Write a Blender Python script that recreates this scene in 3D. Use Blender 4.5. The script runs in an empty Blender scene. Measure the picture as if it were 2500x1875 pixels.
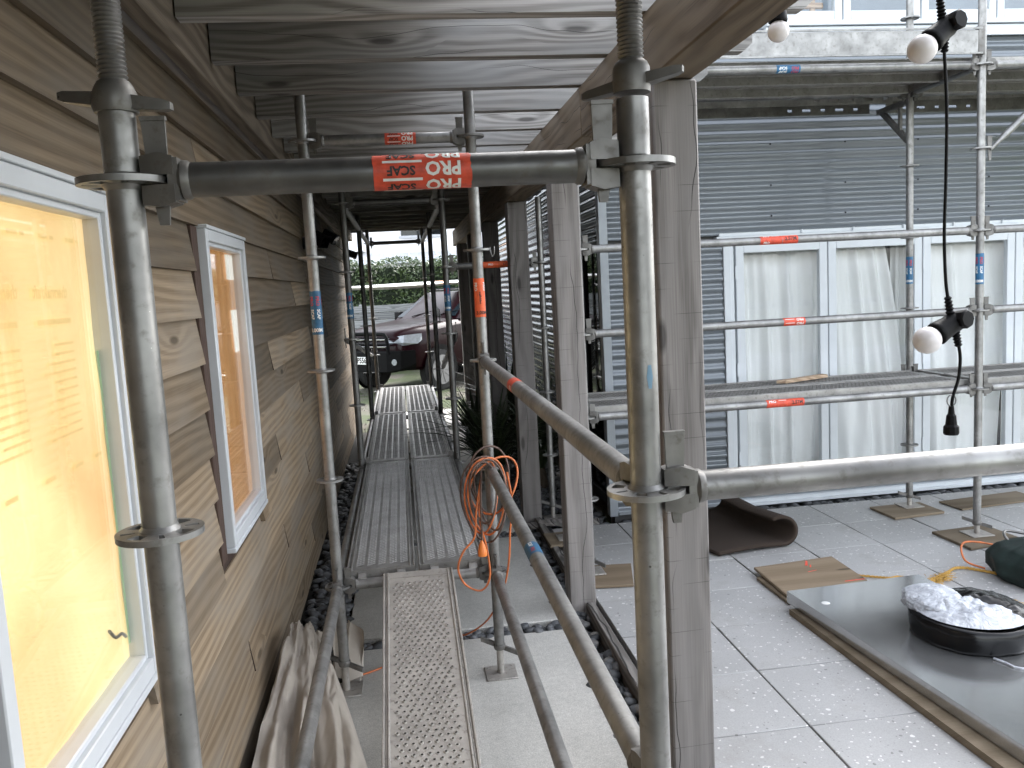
import bpy, bmesh, math, random
from mathutils import Vector, Matrix, noise as mnoise
random.seed(7)
R = math.radians
S = bpy.context.scene
COL = S.collection

# ------------------------------------------------------------------ camera, sky, sun, exposure
CAM = Vector((0.3673, -1.2488, 1.8371))
cam_d = bpy.data.cameras.new("camera"); cam = bpy.data.objects.new("camera", cam_d); COL.objects.link(cam)
cam_d.sensor_width = 36.0; cam_d.lens = 29.471; cam_d.clip_start = 0.05; cam_d.clip_end = 2000
_p, _y, _r = 0.115685, 0.127567, -0.053825
_f = Vector((math.sin(_y)*math.cos(_p), math.cos(_y)*math.cos(_p), -math.sin(_p)))
_rt = Vector((math.cos(_y), -math.sin(_y), 0)); _up = _rt.cross(_f)
_r2 = _rt*math.cos(_r)+_up*math.sin(_r); _u2 = -_rt*math.sin(_r)+_up*math.cos(_r)
cam.matrix_world = Matrix(((_r2.x, _u2.x, -_f.x, CAM.x), (_r2.y, _u2.y, -_f.y, CAM.y), (_r2.z, _u2.z, -_f.z, CAM.z), (0, 0, 0, 1)))
S.camera = cam

SUN_EL, SUN_AZ = 38.0, 35.0      # degrees; azimuth clockwise from +Y (behind the camera, to its right)
W = bpy.data.worlds.new("World"); S.world = W; W.use_nodes = True
wn = W.node_tree; bg = wn.nodes["Background"]
sky = wn.nodes.new("ShaderNodeTexSky"); sky.sky_type = 'NISHITA'; sky.sun_disc = False
sky.sun_elevation = R(SUN_EL); sky.sun_rotation = R(SUN_AZ); sky.dust_density = 2.0; sky.ozone_density = 1.0; sky.air_density = 1.0
hs = wn.nodes.new("ShaderNodeHueSaturation"); hs.inputs["Saturation"].default_value = 0.30
wn.links.new(sky.outputs[0], hs.inputs["Color"]); wn.links.new(hs.outputs[0], bg.inputs[0])
bg.inputs[1].default_value = 0.15
sd = bpy.data.lights.new("sun", 'SUN'); sd.energy = 0.5; sd.angle = R(40); sd.color = (1.0, 0.99, 0.98)
sun = bpy.data.objects.new("sun", sd); COL.objects.link(sun); sun.location = (6, -6, 12)
_el, _az = R(SUN_EL), R(SUN_AZ)
sun.rotation_euler = Vector((-math.sin(_az)*math.cos(_el), -math.cos(_az)*math.cos(_el), -math.sin(_el))).to_track_quat('-Z', 'Y').to_euler()
S.view_settings.view_transform = 'Standard'; S.view_settings.look = 'None'
S.view_settings.exposure = 2.8; S.view_settings.gamma = 1.0; S.view_settings.use_curve_mapping = False
S.render.engine = 'CYCLES'
S.cycles.max_bounces = 6; S.cycles.diffuse_bounces = 4; S.cycles.glossy_bounces = 3; S.cycles.transmission_bounces = 4; S.cycles.transparent_max_bounces = 8
S.cycles.use_denoising = True; S.cycles.use_adaptive_sampling = True; S.cycles.adaptive_threshold = 0.02; S.cycles.sample_clamp_indirect = 6.0; S.cycles.caustics_reflective = False; S.cycles.caustics_refractive = False

# ------------------------------------------------------------------ material helpers
def L(nt, a, b): nt.links.new(a, b)
def setin(nt, node, key, v):
    i = node.inputs[key]
    if hasattr(v, "is_linked"): L(nt, v, i)
    else: i.default_value = v if not (isinstance(v, tuple) and len(v) == 3 and i.type == 'RGBA') else (*v, 1)
def math_(nt, op, a, b=0.0, c=None):
    n = nt.nodes.new("ShaderNodeMath"); n.operation = op
    setin(nt, n, 0, a); setin(nt, n, 1, b)
    if c is not None: setin(nt, n, 2, c)
    return n.outputs[0]
def mix(nt, fac, a, b, mode='MIX'):
    n = nt.nodes.new("ShaderNodeMix"); n.data_type = 'RGBA'; n.blend_type = mode
    setin(nt, n, 0, fac); setin(nt, n, 6, a); setin(nt, n, 7, b)
    return n.outputs[2]
def ramp(nt, fac, stops, interp='LINEAR'):
    n = nt.nodes.new("ShaderNodeValToRGB"); cr = n.color_ramp; cr.interpolation = interp
    while len(cr.elements) < len(stops): cr.elements.new(0.5)
    for e, (p, c) in zip(cr.elements, stops):
        e.position = p; e.color = (*c, 1) if isinstance(c, tuple) else (c, c, c, 1)
    setin(nt, n, 0, fac); return n.outputs[0]
def noise(nt, vec, scale, detail=4.0, rough=0.55, dist=0.0, out=0, dim='3D'):
    n = nt.nodes.new("ShaderNodeTexNoise"); n.noise_dimensions = dim
    if vec is not None: L(nt, vec, n.inputs["Vector"])
    n.inputs["Scale"].default_value = scale; n.inputs["Detail"].default_value = detail
    n.inputs["Roughness"].default_value = rough; n.inputs["Distortion"].default_value = dist
    return n.outputs[out]
def voro(nt, vec, scale, feature='F1', out="Distance", rnd=1.0, dim='3D'):
    n = nt.nodes.new("ShaderNodeTexVoronoi"); n.feature = feature; n.voronoi_dimensions = dim
    L(nt, vec, n.inputs["Vector"]); n.inputs["Scale"].default_value = scale; n.inputs["Randomness"].default_value = rnd
    return (n.outputs["Distance"], n.outputs["Color"]) if out == 'both' else n.outputs[out]
def coords(nt, kind="Object", rnd=True):
    tc = nt.nodes.new("ShaderNodeTexCoord"); v = tc.outputs[kind]
    if rnd:
        oi = nt.nodes.new("ShaderNodeObjectInfo")
        m = nt.nodes.new("ShaderNodeVectorMath"); m.operation = 'MULTIPLY_ADD'
        cx = nt.nodes.new("ShaderNodeCombineXYZ")
        for i in range(3): L(nt, oi.outputs["Random"], cx.inputs[i])
        L(nt, cx.outputs[0], m.inputs[0]); m.inputs[1].default_value = (37.0, 53.0, 71.0); L(nt, v, m.inputs[2])
        v = m.outputs[0]
    return v
def world_pos(nt):
    return nt.nodes.new("ShaderNodeNewGeometry").outputs["Position"]
def objrand(nt): return nt.nodes.new("ShaderNodeObjectInfo").outputs["Random"]
def sep(nt, v):
    n = nt.nodes.new("ShaderNodeSeparateXYZ"); L(nt, v, n.inputs[0]); return n.outputs
def comb(nt, x, y, z):
    n = nt.nodes.new("ShaderNodeCombineXYZ")
    for i, q in enumerate((x, y, z)): setin(nt, n, i, q)
    return n.outputs[0]
def bump(nt, h, strength=0.3, dist=0.01):
    n = nt.nodes.new("ShaderNodeBump"); n.inputs["Strength"].default_value = strength; n.inputs["Distance"].default_value = dist
    L(nt, h, n.inputs["Height"]); return n.outputs[0]
def newmat(name):
    m = bpy.data.materials.new(name); m.use_nodes = True; nt = m.node_tree
    return m, nt, nt.nodes["Principled BSDF"]
def pset(nt, b, color=None, rough=None, metal=None, normal=None, spec=None, **kw):
    if color is not None: setin(nt, b, "Base Color", color)
    if rough is not None: setin(nt, b, "Roughness", rough)
    if metal is not None: setin(nt, b, "Metallic", metal)
    if normal is not None: L(nt, normal, b.inputs["Normal"])
    if spec is not None: setin(nt, b, "Specular IOR Level", spec)
    for k, v in kw.items(): setin(nt, b, k.replace("_", " "), v)
def simple(name, color, rough=0.6, metal=0.0, var=0.12, scale=12, bmp=0.0, spec=None, rnd=False, bscale=60):
    m, nt, b = newmat(name); v = coords(nt, rnd=True)
    n = noise(nt, v, scale, 5)
    d = tuple(max(0, c*(1-var)) for c in color); u = tuple(min(1, c*(1+var)) for c in color)
    c = ramp(nt, n, [(0.3, d), (0.7, u)])
    if rnd:
        r = objrand(nt); c = mix(nt, 1.0, c, ramp(nt, r, [(0, 0.75), (1, 1.2)]), 'MULTIPLY')
    pset(nt, b, c, rough, metal, spec=spec)
    if bmp: pset(nt, b, normal=bump(nt, noise(nt, v, bscale, 4), bmp, 0.004))
    return m

# wood: long axis 'x','y' or 'z'; rings, knots, checks
def wood(name, dark, light, axis, freq=38.0, grey=None, crack=0.0, knots=0.35, rough=0.75, contrast=1.0, randtint=0.25, saw=False, bmp=0.25, wav=0.55):
    m, nt, b = newmat(name); v = coords(nt); s = sep(nt, v)
    ax = {'x': 0, 'y': 1, 'z': 2}[axis]; o = [i for i in range(3) if i != ax]
    l = s[ax]; c = math_(nt, 'MULTIPLY_ADD', s[o[0]], 0.83, s[o[1]])
    kv = comb(nt, math_(nt, 'MULTIPLY', c, 6.5), math_(nt, 'MULTIPLY', l, 1.5), 0.0)
    kd, kc = voro(nt, kv, 1.0, out='both', dim='2D')
    pick = math_(nt, 'LESS_THAN', sep(nt, kc)[0], knots)
    near = math_(nt, 'MULTIPLY', ramp(nt, kd, [(0.0, 1.0), (0.42, 0.0)], 'EASE'), pick)
    knot = math_(nt, 'MULTIPLY', ramp(nt, kd, [(0.05, 1.0), (0.10, 0.0)]), pick)
    lv = comb(nt, math_(nt, 'MULTIPLY', c, 2.2), math_(nt, 'MULTIPLY', l, wav), 0.0)
    wob = noise(nt, lv, 1.6, 2, 0.5, dim='2D')
    cc = math_(nt, 'ADD', math_(nt, 'MULTIPLY_ADD', wob, 0.16, c), math_(nt, 'MULTIPLY', near, 0.05))
    ph = math_(nt, 'MULTIPLY', cc, freq*6.283)
    ring = math_(nt, 'MULTIPLY_ADD', math_(nt, 'SINE', ph), 0.5, 0.5)
    fine = noise(nt, comb(nt, math_(nt, 'MULTIPLY', c, 260.0), math_(nt, 'MULTIPLY', l, 3.0), 0.0), 1.0, 2, 0.6, dim='2D')
    f = math_(nt, 'ADD', math_(nt, 'MULTIPLY', ramp(nt, ring, [(0.15, 0.0), (0.9, 1.0)]), 0.55*contrast), math_(nt, 'MULTIPLY', fine, 0.55))
    col = mix(nt, ramp(nt, f, [(0.15, 0.0), (0.85, 1.0)]), dark, light)
    if grey:
        blot = noise(nt, comb(nt, math_(nt, 'MULTIPLY', c, 3.0), math_(nt, 'MULTIPLY', l, 0.9), 0.0), 1.8, 3, 0.6, dim='2D')
        col = mix(nt, ramp(nt, blot, [(0.38, 0.0), (0.68, 1.0)]), col, mix(nt, 0.75, col, grey))
    dk = tuple(x*0.30 for x in dark)
    col = mix(nt, math_(nt, 'MULTIPLY', knot, 0.75), col, dk)
    h = math_(nt, 'MULTIPLY', f, 1.0)
    if crack:
        wl = noise(nt, comb(nt, math_(nt, 'MULTIPLY', c, 0.6), math_(nt, 'MULTIPLY', l, 1.1), 0.0), 1.0, 3, 0.6, dim='2D')
        ct = math_(nt, 'FRACT', math_(nt, 'MULTIPLY_ADD', wl, 1.6, math_(nt, 'MULTIPLY', c, 11.0)))
        ck = math_(nt, 'LESS_THAN', math_(nt, 'ABSOLUTE', math_(nt, 'SUBTRACT', ct, 0.5)), crack*4.5)
        ckm = math_(nt, 'MULTIPLY', ck, ramp(nt, noise(nt, comb(nt, math_(nt, 'MULTIPLY', c, 3.0), l, 0.0), 1.5, 1, dim='2D'), [(0.38, 0.0), (0.48, 1.0)]))
        col = mix(nt, math_(nt, 'MULTIPLY', ckm, 0.85), col, (0.012, 0.011, 0.01))
        h = math_(nt, 'SUBTRACT', h, math_(nt, 'MULTIPLY', ckm, 3.0))
    if saw:
        t = math_(nt, 'FRACT', math_(nt, 'MULTIPLY_ADD', noise(nt, lv, 0.7, 1, dim='2D'), 0.35, math_(nt, 'DIVIDE', l, 0.083)))
        ln = math_(nt, 'MULTIPLY', math_(nt, 'LESS_THAN', t, 0.022), ramp(nt, noise(nt, comb(nt, c, l, 0.0), 9.0, 1, dim='2D'), [(0.47, 0.0), (0.62, 0.6)]))
        col = mix(nt, ln, col, dk)
    if randtint:
        col = mix(nt, 1.0, col, ramp(nt, objrand(nt), [(0.0, 1-randtint), (1.0, 1+randtint)]), 'MULTIPLY')
    pset(nt, b, col, rough, 0.0, bump(nt, h, bmp, 0.0015), spec=0.3)
    return m

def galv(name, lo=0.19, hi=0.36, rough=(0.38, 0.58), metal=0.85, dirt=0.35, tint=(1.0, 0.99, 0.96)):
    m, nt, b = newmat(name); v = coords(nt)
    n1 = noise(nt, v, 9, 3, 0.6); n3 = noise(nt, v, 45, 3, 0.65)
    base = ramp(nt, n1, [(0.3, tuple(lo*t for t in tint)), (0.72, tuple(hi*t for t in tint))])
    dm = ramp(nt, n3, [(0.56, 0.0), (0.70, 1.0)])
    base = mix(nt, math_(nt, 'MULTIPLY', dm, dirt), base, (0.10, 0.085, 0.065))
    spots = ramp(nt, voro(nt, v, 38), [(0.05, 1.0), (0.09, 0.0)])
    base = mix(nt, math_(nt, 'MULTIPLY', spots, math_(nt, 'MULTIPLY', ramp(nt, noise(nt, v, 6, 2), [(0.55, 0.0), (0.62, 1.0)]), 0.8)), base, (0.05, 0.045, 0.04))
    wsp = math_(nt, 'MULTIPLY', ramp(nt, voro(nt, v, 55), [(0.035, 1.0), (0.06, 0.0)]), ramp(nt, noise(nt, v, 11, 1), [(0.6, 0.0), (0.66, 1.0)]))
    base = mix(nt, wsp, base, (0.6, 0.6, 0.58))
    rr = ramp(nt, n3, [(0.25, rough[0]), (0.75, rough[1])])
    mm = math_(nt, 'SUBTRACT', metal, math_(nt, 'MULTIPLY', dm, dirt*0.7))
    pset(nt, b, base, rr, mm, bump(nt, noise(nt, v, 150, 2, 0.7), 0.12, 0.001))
    return m

M = {}
M['galv'] = galv('galvanised_steel')
M['galv_shaded'] = galv('galvanised_steel_shaded', 0.11, 0.20, (0.34, 0.56), 0.75, 0.5)  # darker copy of galv; the shade on dim members is put into its colour
M['cast'] = galv('cast_steel', 0.12, 0.25, (0.42, 0.62), 0.7, 0.6, (1, 0.97, 0.92))
M['deck_steel'] = galv('scaffold_deck_steel', 0.23, 0.38, (0.38, 0.6), 0.7, 0.45, (1.0, 0.97, 0.92))
M['ramp_steel'] = galv('dusty_ramp_steel', 0.34, 0.50, (0.45, 0.65), 0.55, 0.5, (1.0, 0.94, 0.86))
M['rafter'] = wood('weathered_rafter_wood', (0.155, 0.143, 0.130), (0.37, 0.352, 0.330), 'x', 30, grey=(0.29, 0.29, 0.283), crack=0.0020, knots=0.34, contrast=0.85)
M['beam'] = wood('beam_wood', (0.10, 0.074, 0.048), (0.225, 0.175, 0.122), 'y', 20, grey=(0.19, 0.155, 0.112), crack=0.003, knots=0.4, contrast=0.7)
M['plate'] = wood('wall_plate_wood', (0.13, 0.10, 0.075), (0.30, 0.25, 0.195), 'y', 20, knots=0.2, contrast=0.8)
M['post'] = wood('weathered_post_wood', (0.125, 0.114, 0.106), (0.315, 0.293, 0.278), 'z', 16, grey=(0.225, 0.211, 0.203), crack=0.0032, knots=0.42, saw=True, contrast=0.45)
M['cedar'] = wood('cedar_weatherboard', (0.135, 0.097, 0.060), (0.285, 0.218, 0.148), 'y', 30, grey=(0.205, 0.175, 0.140), knots=0.16, contrast=0.62, randtint=0.42, wav=0.26)
M['cedar_trim'] = wood('dark_cedar_trim', (0.045, 0.028, 0.022), (0.085, 0.055, 0.042), 'z', 30, knots=0.0, contrast=0.6)
M['edging'] = wood('edging_wood', (0.12, 0.11, 0.10), (0.27, 0.25, 0.23), 'y', 25, crack=0.01, knots=0.3)
M['ply'] = wood('plywood_brown', (0.19, 0.14, 0.09), (0.31, 0.24, 0.165), 'x', 7, knots=0.4, contrast=0.45)
M['ply_pad'] = wood('plywood_pad_wood', (0.15, 0.115, 0.075), (0.26, 0.21, 0.15), 'x', 8, knots=0.2, contrast=0.4)
M['offcut'] = wood('offcut_wood', (0.33, 0.23, 0.15), (0.55, 0.41, 0.29), 'x', 30, knots=0.1)
M['fence'] = wood('fence_wood', (0.16, 0.165, 0.165), (0.28, 0.285, 0.285), 'x', 20, knots=0.2)
M['white_alu'] = simple('white_powder_coat', (0.63, 0.665, 0.69), 0.38, var=0.03)
M['white_alu_house'] = simple('pale_window_joinery', (0.60, 0.62, 0.64), 0.42, var=0.03)
M['flashing'] = simple('grey_flashing', (0.30, 0.325, 0.35), 0.38, 0.15, var=0.06)
M['black'] = simple('black_plastic', (0.0042, 0.0042, 0.0046), 0.55, var=0.2, bmp=0.1, spec=0.15)
M['rubber'] = simple('tyre_rubber', (0.007, 0.007, 0.007), 0.8, var=0.2)
M['dark_metal'] = simple('dark_painted_metal', (0.010, 0.010, 0.011), 0.5, 0.2, spec=0.25)
M['bulb'] = simple('opal_bulb', (0.74, 0.70, 0.69), 0.3, var=0.02)
M['orange_cord'] = simple('orange_cable', (0.62, 0.17, 0.05), 0.45, var=0.3, scale=25)
M['dark_cord'] = simple('dusty_dark_cable', (0.10, 0.06, 0.045), 0.55, var=0.4, scale=20)
M['orange_plug'] = simple('orange_plug', (0.80, 0.22, 0.04), 0.4, var=0.08)
M['sticker_red'] = simple('red_sticker', (0.62, 0.075, 0.035), 0.5, var=0.25, scale=60)
M['sticker_orange'] = simple('orange_sticker', (0.85, 0.14, 0.045), 0.5, var=0.15, scale=60)
M['sticker_blue'] = simple('blue_sticker', (0.02, 0.11, 0.22), 0.45, var=0.25, scale=60)
M['ink_white'] = simple('white_ink', (0.78, 0.77, 0.74), 0.5, var=0.08, scale=60)
M['ink_black'] = simple('black_ink', (0.02, 0.012, 0.01), 0.5, var=0.2)
M['ink_red'] = simple('red_ink', (0.42, 0.03, 0.05), 0.5, var=0.2)
M['yellow_rope'] = simple('yellow_rope_fibre', (0.48, 0.28, 0.06), 0.8, var=0.3, scale=80)
M['green_bag'] = simple('dark_green_canvas', (0.006, 0.017, 0.014), 0.75, var=0.3, scale=30, bmp=0.4, bscale=300)
M['black_wrap'] = simple('black_stretch_wrap', (0.0035, 0.0035, 0.004), 0.25, var=0.2, spec=0.3)
M['concrete_far'] = simple('far_render', (0.80, 0.80, 0.80), 0.7, var=0.03, scale=2)
M['far_roof'] = simple('far_metal_roof', (0.42, 0.43, 0.45), 0.5, var=0.05)
M['blue_paint'] = simple('blue_paint_daub', (0.16, 0.28, 0.38), 0.6)
M['red_spray'] = simple('red_spray_paint', (0.75, 0.10, 0.06), 0.6, var=0.3, scale=40)
M['reflection_sheet'] = simple('pale_sky_reflection', (0.27, 0.315, 0.36), 0.7, var=0.15, scale=1.5)  # reflection of the sky in the upper panes, put into a colour
M['room_dark'] = simple('room_interior', (0.10, 0.10, 0.10), 0.9)
M['pale_plastic'] = simple('pale_paint_spot', (0.70, 0.70, 0.68), 0.6)

def _glass(name, tint=(1, 1, 1), rough=0.02):
    m = bpy.data.materials.new(name); m.use_nodes = True; nt = m.node_tree; nt.nodes.clear()
    o = nt.nodes.new("ShaderNodeOutputMaterial"); mx = nt.nodes.new("ShaderNodeMixShader")
    t = nt.nodes.new("ShaderNodeBsdfTransparent"); g = nt.nodes.new("ShaderNodeBsdfGlossy"); f = nt.nodes.new("ShaderNodeFresnel")
    bf = nt.nodes.new("ShaderNodeNewGeometry").outputs["Backfacing"]; L(nt, math_(nt, 'MULTIPLY_ADD', bf, 1/1.5-1.5, 1.5), f.inputs[0])
    t.inputs[0].default_value = (*tint, 1); g.inputs["Roughness"].default_value = rough
    L(nt, f.outputs[0], mx.inputs[0]); L(nt, t.outputs[0], mx.inputs[1]); L(nt, g.outputs[0], mx.inputs[2]); L(nt, mx.outputs[0], o.inputs[0])
    return m
M['glass'] = _glass('window_glass', (0.985, 0.99, 0.99))
M['glass_dark'] = _glass('dark_glass', (0.25, 0.28, 0.30))

def _corr():
    m, nt, b = newmat('corrugated_grey_steel'); v = world_pos(nt)
    n = noise(nt, v, 1.3, 4); n2 = noise(nt, v, 30, 3)
    c = ramp(nt, n, [(0.3, (0.175, 0.195, 0.213)), (0.7, (0.20, 0.22, 0.238))])
    pset(nt, b, c, ramp(nt, n2, [(0.3, 0.09), (0.7, 0.15)]), 0.2)
    return m
M['corr'] = _corr()

def _concrete():
    m, nt, b = newmat('concrete_slab'); v = world_pos(nt)
    big = noise(nt, v, 2.2, 5, 0.6); mid = noise(nt, v, 38, 4, 0.7); fine = noise(nt, v, 160, 3, 0.7)
    c = ramp(nt, big, [(0.3, (0.42, 0.408, 0.375)), (0.7, (0.55, 0.535, 0.495))])
    c = mix(nt, 0.55, c, ramp(nt, mid, [(0.35, 0.42), (0.65, 0.58)]), 'OVERLAY')
    c = mix(nt, 0.7, c, ramp(nt, fine, [(0.38, 0.36), (0.62, 0.62)]), 'OVERLAY')
    pset(nt, b, c, 0.8, normal=bump(nt, fine, 0.5, 0.002)); return m
M['concrete'] = _concrete()

def _paver():
    m, nt, b = newmat('speckled_paver'); v = world_pos(nt)
    vd = noise(nt, v, 22, 2, out=1)
    vv = nt.nodes.new("ShaderNodeVectorMath"); vv.operation = 'MULTIPLY_ADD'
    L(nt, vd, vv.inputs[0]); vv.inputs[1].default_value = (0.022, 0.022, 0.0); L(nt, v, vv.inputs[2])
    s3 = sep(nt, vv.outputs[0]); w2 = comb(nt, s3[0], s3[1], 0.0)
    big = noise(nt, v, 1.7, 5, 0.6); fine = noise(nt, v, 190, 3, 0.7); dirt = noise(nt, v, 3.4, 5, 0.7)
    c = ramp(nt, big, [(0.3, (0.355, 0.352, 0.345)), (0.7, (0.435, 0.43, 0.422))])
    c = mix(nt, 1.0, c, ramp(nt, objrand(nt), [(0, 0.93), (1, 1.05)]), 'MULTIPLY')
    c = mix(nt, 0.4, c, ramp(nt, fine, [(0.38, 0.40), (0.62, 0.60)]), 'OVERLAY')
    for scale, off, lim, sz, ccol, ring in ((24, 0.0, 0.10, 0.17, (0.84, 0.83, 0.80), True), (38, 7.3, 0.16, 0.16, (0.80, 0.79, 0.76), False), (30, 3.1, 0.06, 0.14, (0.12, 0.12, 0.115), False), (62, 9.4, 0.07, 0.14, (0.17, 0.165, 0.16), False)):
        sh = nt.nodes.new("ShaderNodeVectorMath"); sh.operation = 'ADD'; L(nt, w2, sh.inputs[0]); sh.inputs[1].default_value = (off, off*1.7, 0)
        d, vc_ = voro(nt, sh.outputs[0], scale, out='both', dim='2D'); cc = sep(nt, vc_)
        pk = math_(nt, 'LESS_THAN', cc[0], lim)
        size = math_(nt, 'MULTIPLY_ADD', cc[1], sz, 0.08)
        ins = math_(nt, 'LESS_THAN', d, size)
        if ring:
            hole = math_(nt, 'MULTIPLY', math_(nt, 'LESS_THAN', d, math_(nt, 'MULTIPLY', size, 0.62)), math_(nt, 'LESS_THAN', cc[2], 0.6))
            ins = math_(nt, 'SUBTRACT', ins, hole)
        c = mix(nt, math_(nt, 'MULTIPLY', math_(nt, 'MULTIPLY', ins, pk), 0.62), c, ccol)
    c = mix(nt, math_(nt, 'MULTIPLY', ramp(nt, dirt, [(0.55, 0.0), (0.78, 1.0)]), 0.4), c, (0.20, 0.18, 0.15))
    pset(nt, b, c, ramp(nt, dirt, [(0.3, 0.42), (0.7, 0.62)]), normal=bump(nt, fine, 0.15, 0.001)); return m
M['paver'] = _paver()

def _pebble():
    m, nt, b = newmat('river_pebble'); v = coords(nt)
    c = ramp(nt, objrand(nt), [(0.0, (0.045, 0.048, 0.052)), (0.55, (0.10, 0.105, 0.11)), (0.9, (0.16, 0.155, 0.15)), (1.0, (0.22, 0.21, 0.19))])
    c = mix(nt, 0.6, c, ramp(nt, noise(nt, v, 40, 4), [(0.35, 0.36), (0.65, 0.62)]), 'OVERLAY')
    pset(nt, b, c, 0.55, normal=bump(nt, noise(nt, v, 90, 3), 0.2, 0.002)); return m
M['pebble'] = _pebble()
M['pebble_mass'] = simple('pebble_mass', (0.085, 0.088, 0.092), 0.55, var=0.5, scale=18, bmp=0.2)
M['bed'] = simple('dark_bed', (0.025, 0.023, 0.02), 0.95, var=0.3, scale=40, bmp=0.5)  # dark base of the beds; on the plank holes it stands in for shade

def _ground():
    m, nt, b = newmat('dirt_and_grass'); v = world_pos(nt)
    n = noise(nt, v, 0.9, 6, 0.65); f = noise(nt, v, 14, 5, 0.7); g = noise(nt, v, 60, 3, 0.7)
    dirt = ramp(nt, f, [(0.3, (0.09, 0.078, 0.06)), (0.7, (0.16, 0.142, 0.115))])
    gr = ramp(nt, g, [(0.3, (0.035, 0.052, 0.016)), (0.7, (0.075, 0.092, 0.032))])
    c = mix(nt, ramp(nt, math_(nt, 'MULTIPLY_ADD', f, 0.25, math_(nt, 'MULTIPLY', n, 0.75)), [(0.43, 0.0), (0.53, 1.0)]), dirt, gr)
    pset(nt, b, c, 0.95, normal=bump(nt, f, 0.6, 0.02)); return m
M['ground'] = _ground()

def _paper():
    # builders' paper over the pane, its glow standing in for the room lamps behind it
    m, nt, b = newmat('backlit_masking_paper'); v = coords(nt, rnd=False); s = sep(nt, v)
    n = noise(nt, v, 1.9, 2, 0.45); w = noise(nt, comb(nt, s[0], s[1], math_(nt, 'MULTIPLY', s[2], 1.6)), 6, 4, 0.6, 1.0)
    t = math_(nt, 'ADD', math_(nt, 'MULTIPLY', n, 0.86), math_(nt, 'MULTIPLY', w, 0.14))
    c = ramp(nt, t, [(0.34, (1.0, 0.54, 0.20)), (0.48, (1.0, 0.68, 0.29)), (0.62, (1.0, 0.87, 0.42))])
    pset(nt, b, (0.5, 0.35, 0.18), 0.5); setin(nt, b, "Emission Color", c); setin(nt, b, "Emission Strength", ramp(nt, t, [(0.35, 0.135), (0.65, 0.165)]))
    return m
M['paper'] = _paper()
def _amber():
    m, nt, b = newmat('lit_timber_interior'); v = coords(nt, rnd=False); s = sep(nt, v)
    n = noise(nt, comb(nt, math_(nt, 'MULTIPLY', s[0], 10.0), math_(nt, 'MULTIPLY', s[1], 22.0), s[2]), 1.2, 4, 0.55, 0.6)
    c = ramp(nt, n, [(0.3, (0.52, 0.21, 0.06)), (0.7, (0.80, 0.40, 0.14))])
    pset(nt, b, (0.4, 0.25, 0.12), 0.5); setin(nt, b, "Emission Color", c); setin(nt, b, "Emission Strength", 0.125); return m
M['amber'] = _amber()
M['green_tape'] = simple('green_masking_tape', (0.20, 0.34, 0.18), 0.6)
_m = M['green_tape'].node_tree; _b = _m.nodes["Principled BSDF"]; setin(_m, _b, "Emission Color", (0.32, 0.52, 0.24)); setin(_m, _b, "Emission Strength", 0.04)  # tape glows; the backlight through it is put into emission
M['print'] = simple('faint_paper_print', (0.40, 0.30, 0.15), 0.6)
_m = M['print'].node_tree; _b = _m.nodes["Principled BSDF"]; setin(_m, _b, "Emission Color", (0.95, 0.64, 0.22)); setin(_m, _b, "Emission Strength", 0.135)  # print glows too, with the backlight of the paper put into emission
M['pale_lit'] = simple('lit_room_wall', (0.8, 0.8, 0.75), 0.6)
_m = M['pale_lit'].node_tree; _b = _m.nodes["Principled BSDF"]; setin(_m, _b, "Emission Color", (1.0, 0.95, 0.82)); setin(_m, _b, "Emission Strength", 0.16)

def _curtain():
    m, nt, b = newmat('cream_curtain_cloth'); v = world_pos(nt)
    c = ramp(nt, noise(nt, v, 2.0, 4), [(0.3, (0.78, 0.79, 0.785)), (0.7, (0.86, 0.87, 0.865))])
    pset(nt, b, c, 0.85, normal=bump(nt, noise(nt, v, 260, 2), 0.2, 0.001)); return m
M['curtain'] = _curtain()
def _cloth():
    m, nt, b = newmat('beige_drop_cloth'); v = world_pos(nt)
    c = ramp(nt, noise(nt, v, 5, 5, 0.6), [(0.3, (0.38, 0.335, 0.285)), (0.7, (0.50, 0.45, 0.39))])
    pset(nt, b, c, 0.9, normal=bump(nt, noise(nt, v, 420, 2), 0.3, 0.001)); return m
M['cloth'] = _cloth()
def _mat_coir():
    m, nt, b = newmat('brown_coir_mat'); v = coords(nt, rnd=False); f = noise(nt, v, 260, 3, 0.8)
    c = ramp(nt, f, [(0.3, (0.020, 0.013, 0.009)), (0.7, (0.068, 0.045, 0.031))])
    pset(nt, b, c, 0.95, normal=bump(nt, f, 1.0, 0.006)); return m
M['coir'] = _mat_coir()
def _sheet():
    m, nt, b = newmat('dusty_stainless_sheet'); v = coords(nt, rnd=False)
    n = noise(nt, v, 1.8, 5, 0.6); f = noise(nt, v, 55, 4, 0.7)
    sc = ramp(nt, voro(nt, v, 9), [(0.02, 1.0), (0.07, 0.0)])
    c = ramp(nt, n, [(0.3, (0.44, 0.445, 0.445)), (0.7, (0.56, 0.565, 0.56))])
    c = mix(nt, math_(nt, 'MULTIPLY', ramp(nt, f, [(0.62, 0.0), (0.80, 1.0)]), 0.12), c, (0.6, 0.58, 0.52))
    pset(nt, b, c, ramp(nt, n, [(0.3, 0.10), (0.7, 0.20)]), 0.85); return m
M['sheet'] = _sheet()
def _plastic():
    m, nt, b = newmat('white_plastic_wrap'); v = coords(nt, rnd=False)
    f = noise(nt, v, 15, 4, 0.6, 2.2)
    c = ramp(nt, f, [(0.3, (0.36, 0.38, 0.42)), (0.65, (0.60, 0.62, 0.66))])
    pset(nt, b, c, 0.16, normal=bump(nt, f, 0.6, 0.03)); return m
M['plastic'] = _plastic()
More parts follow.
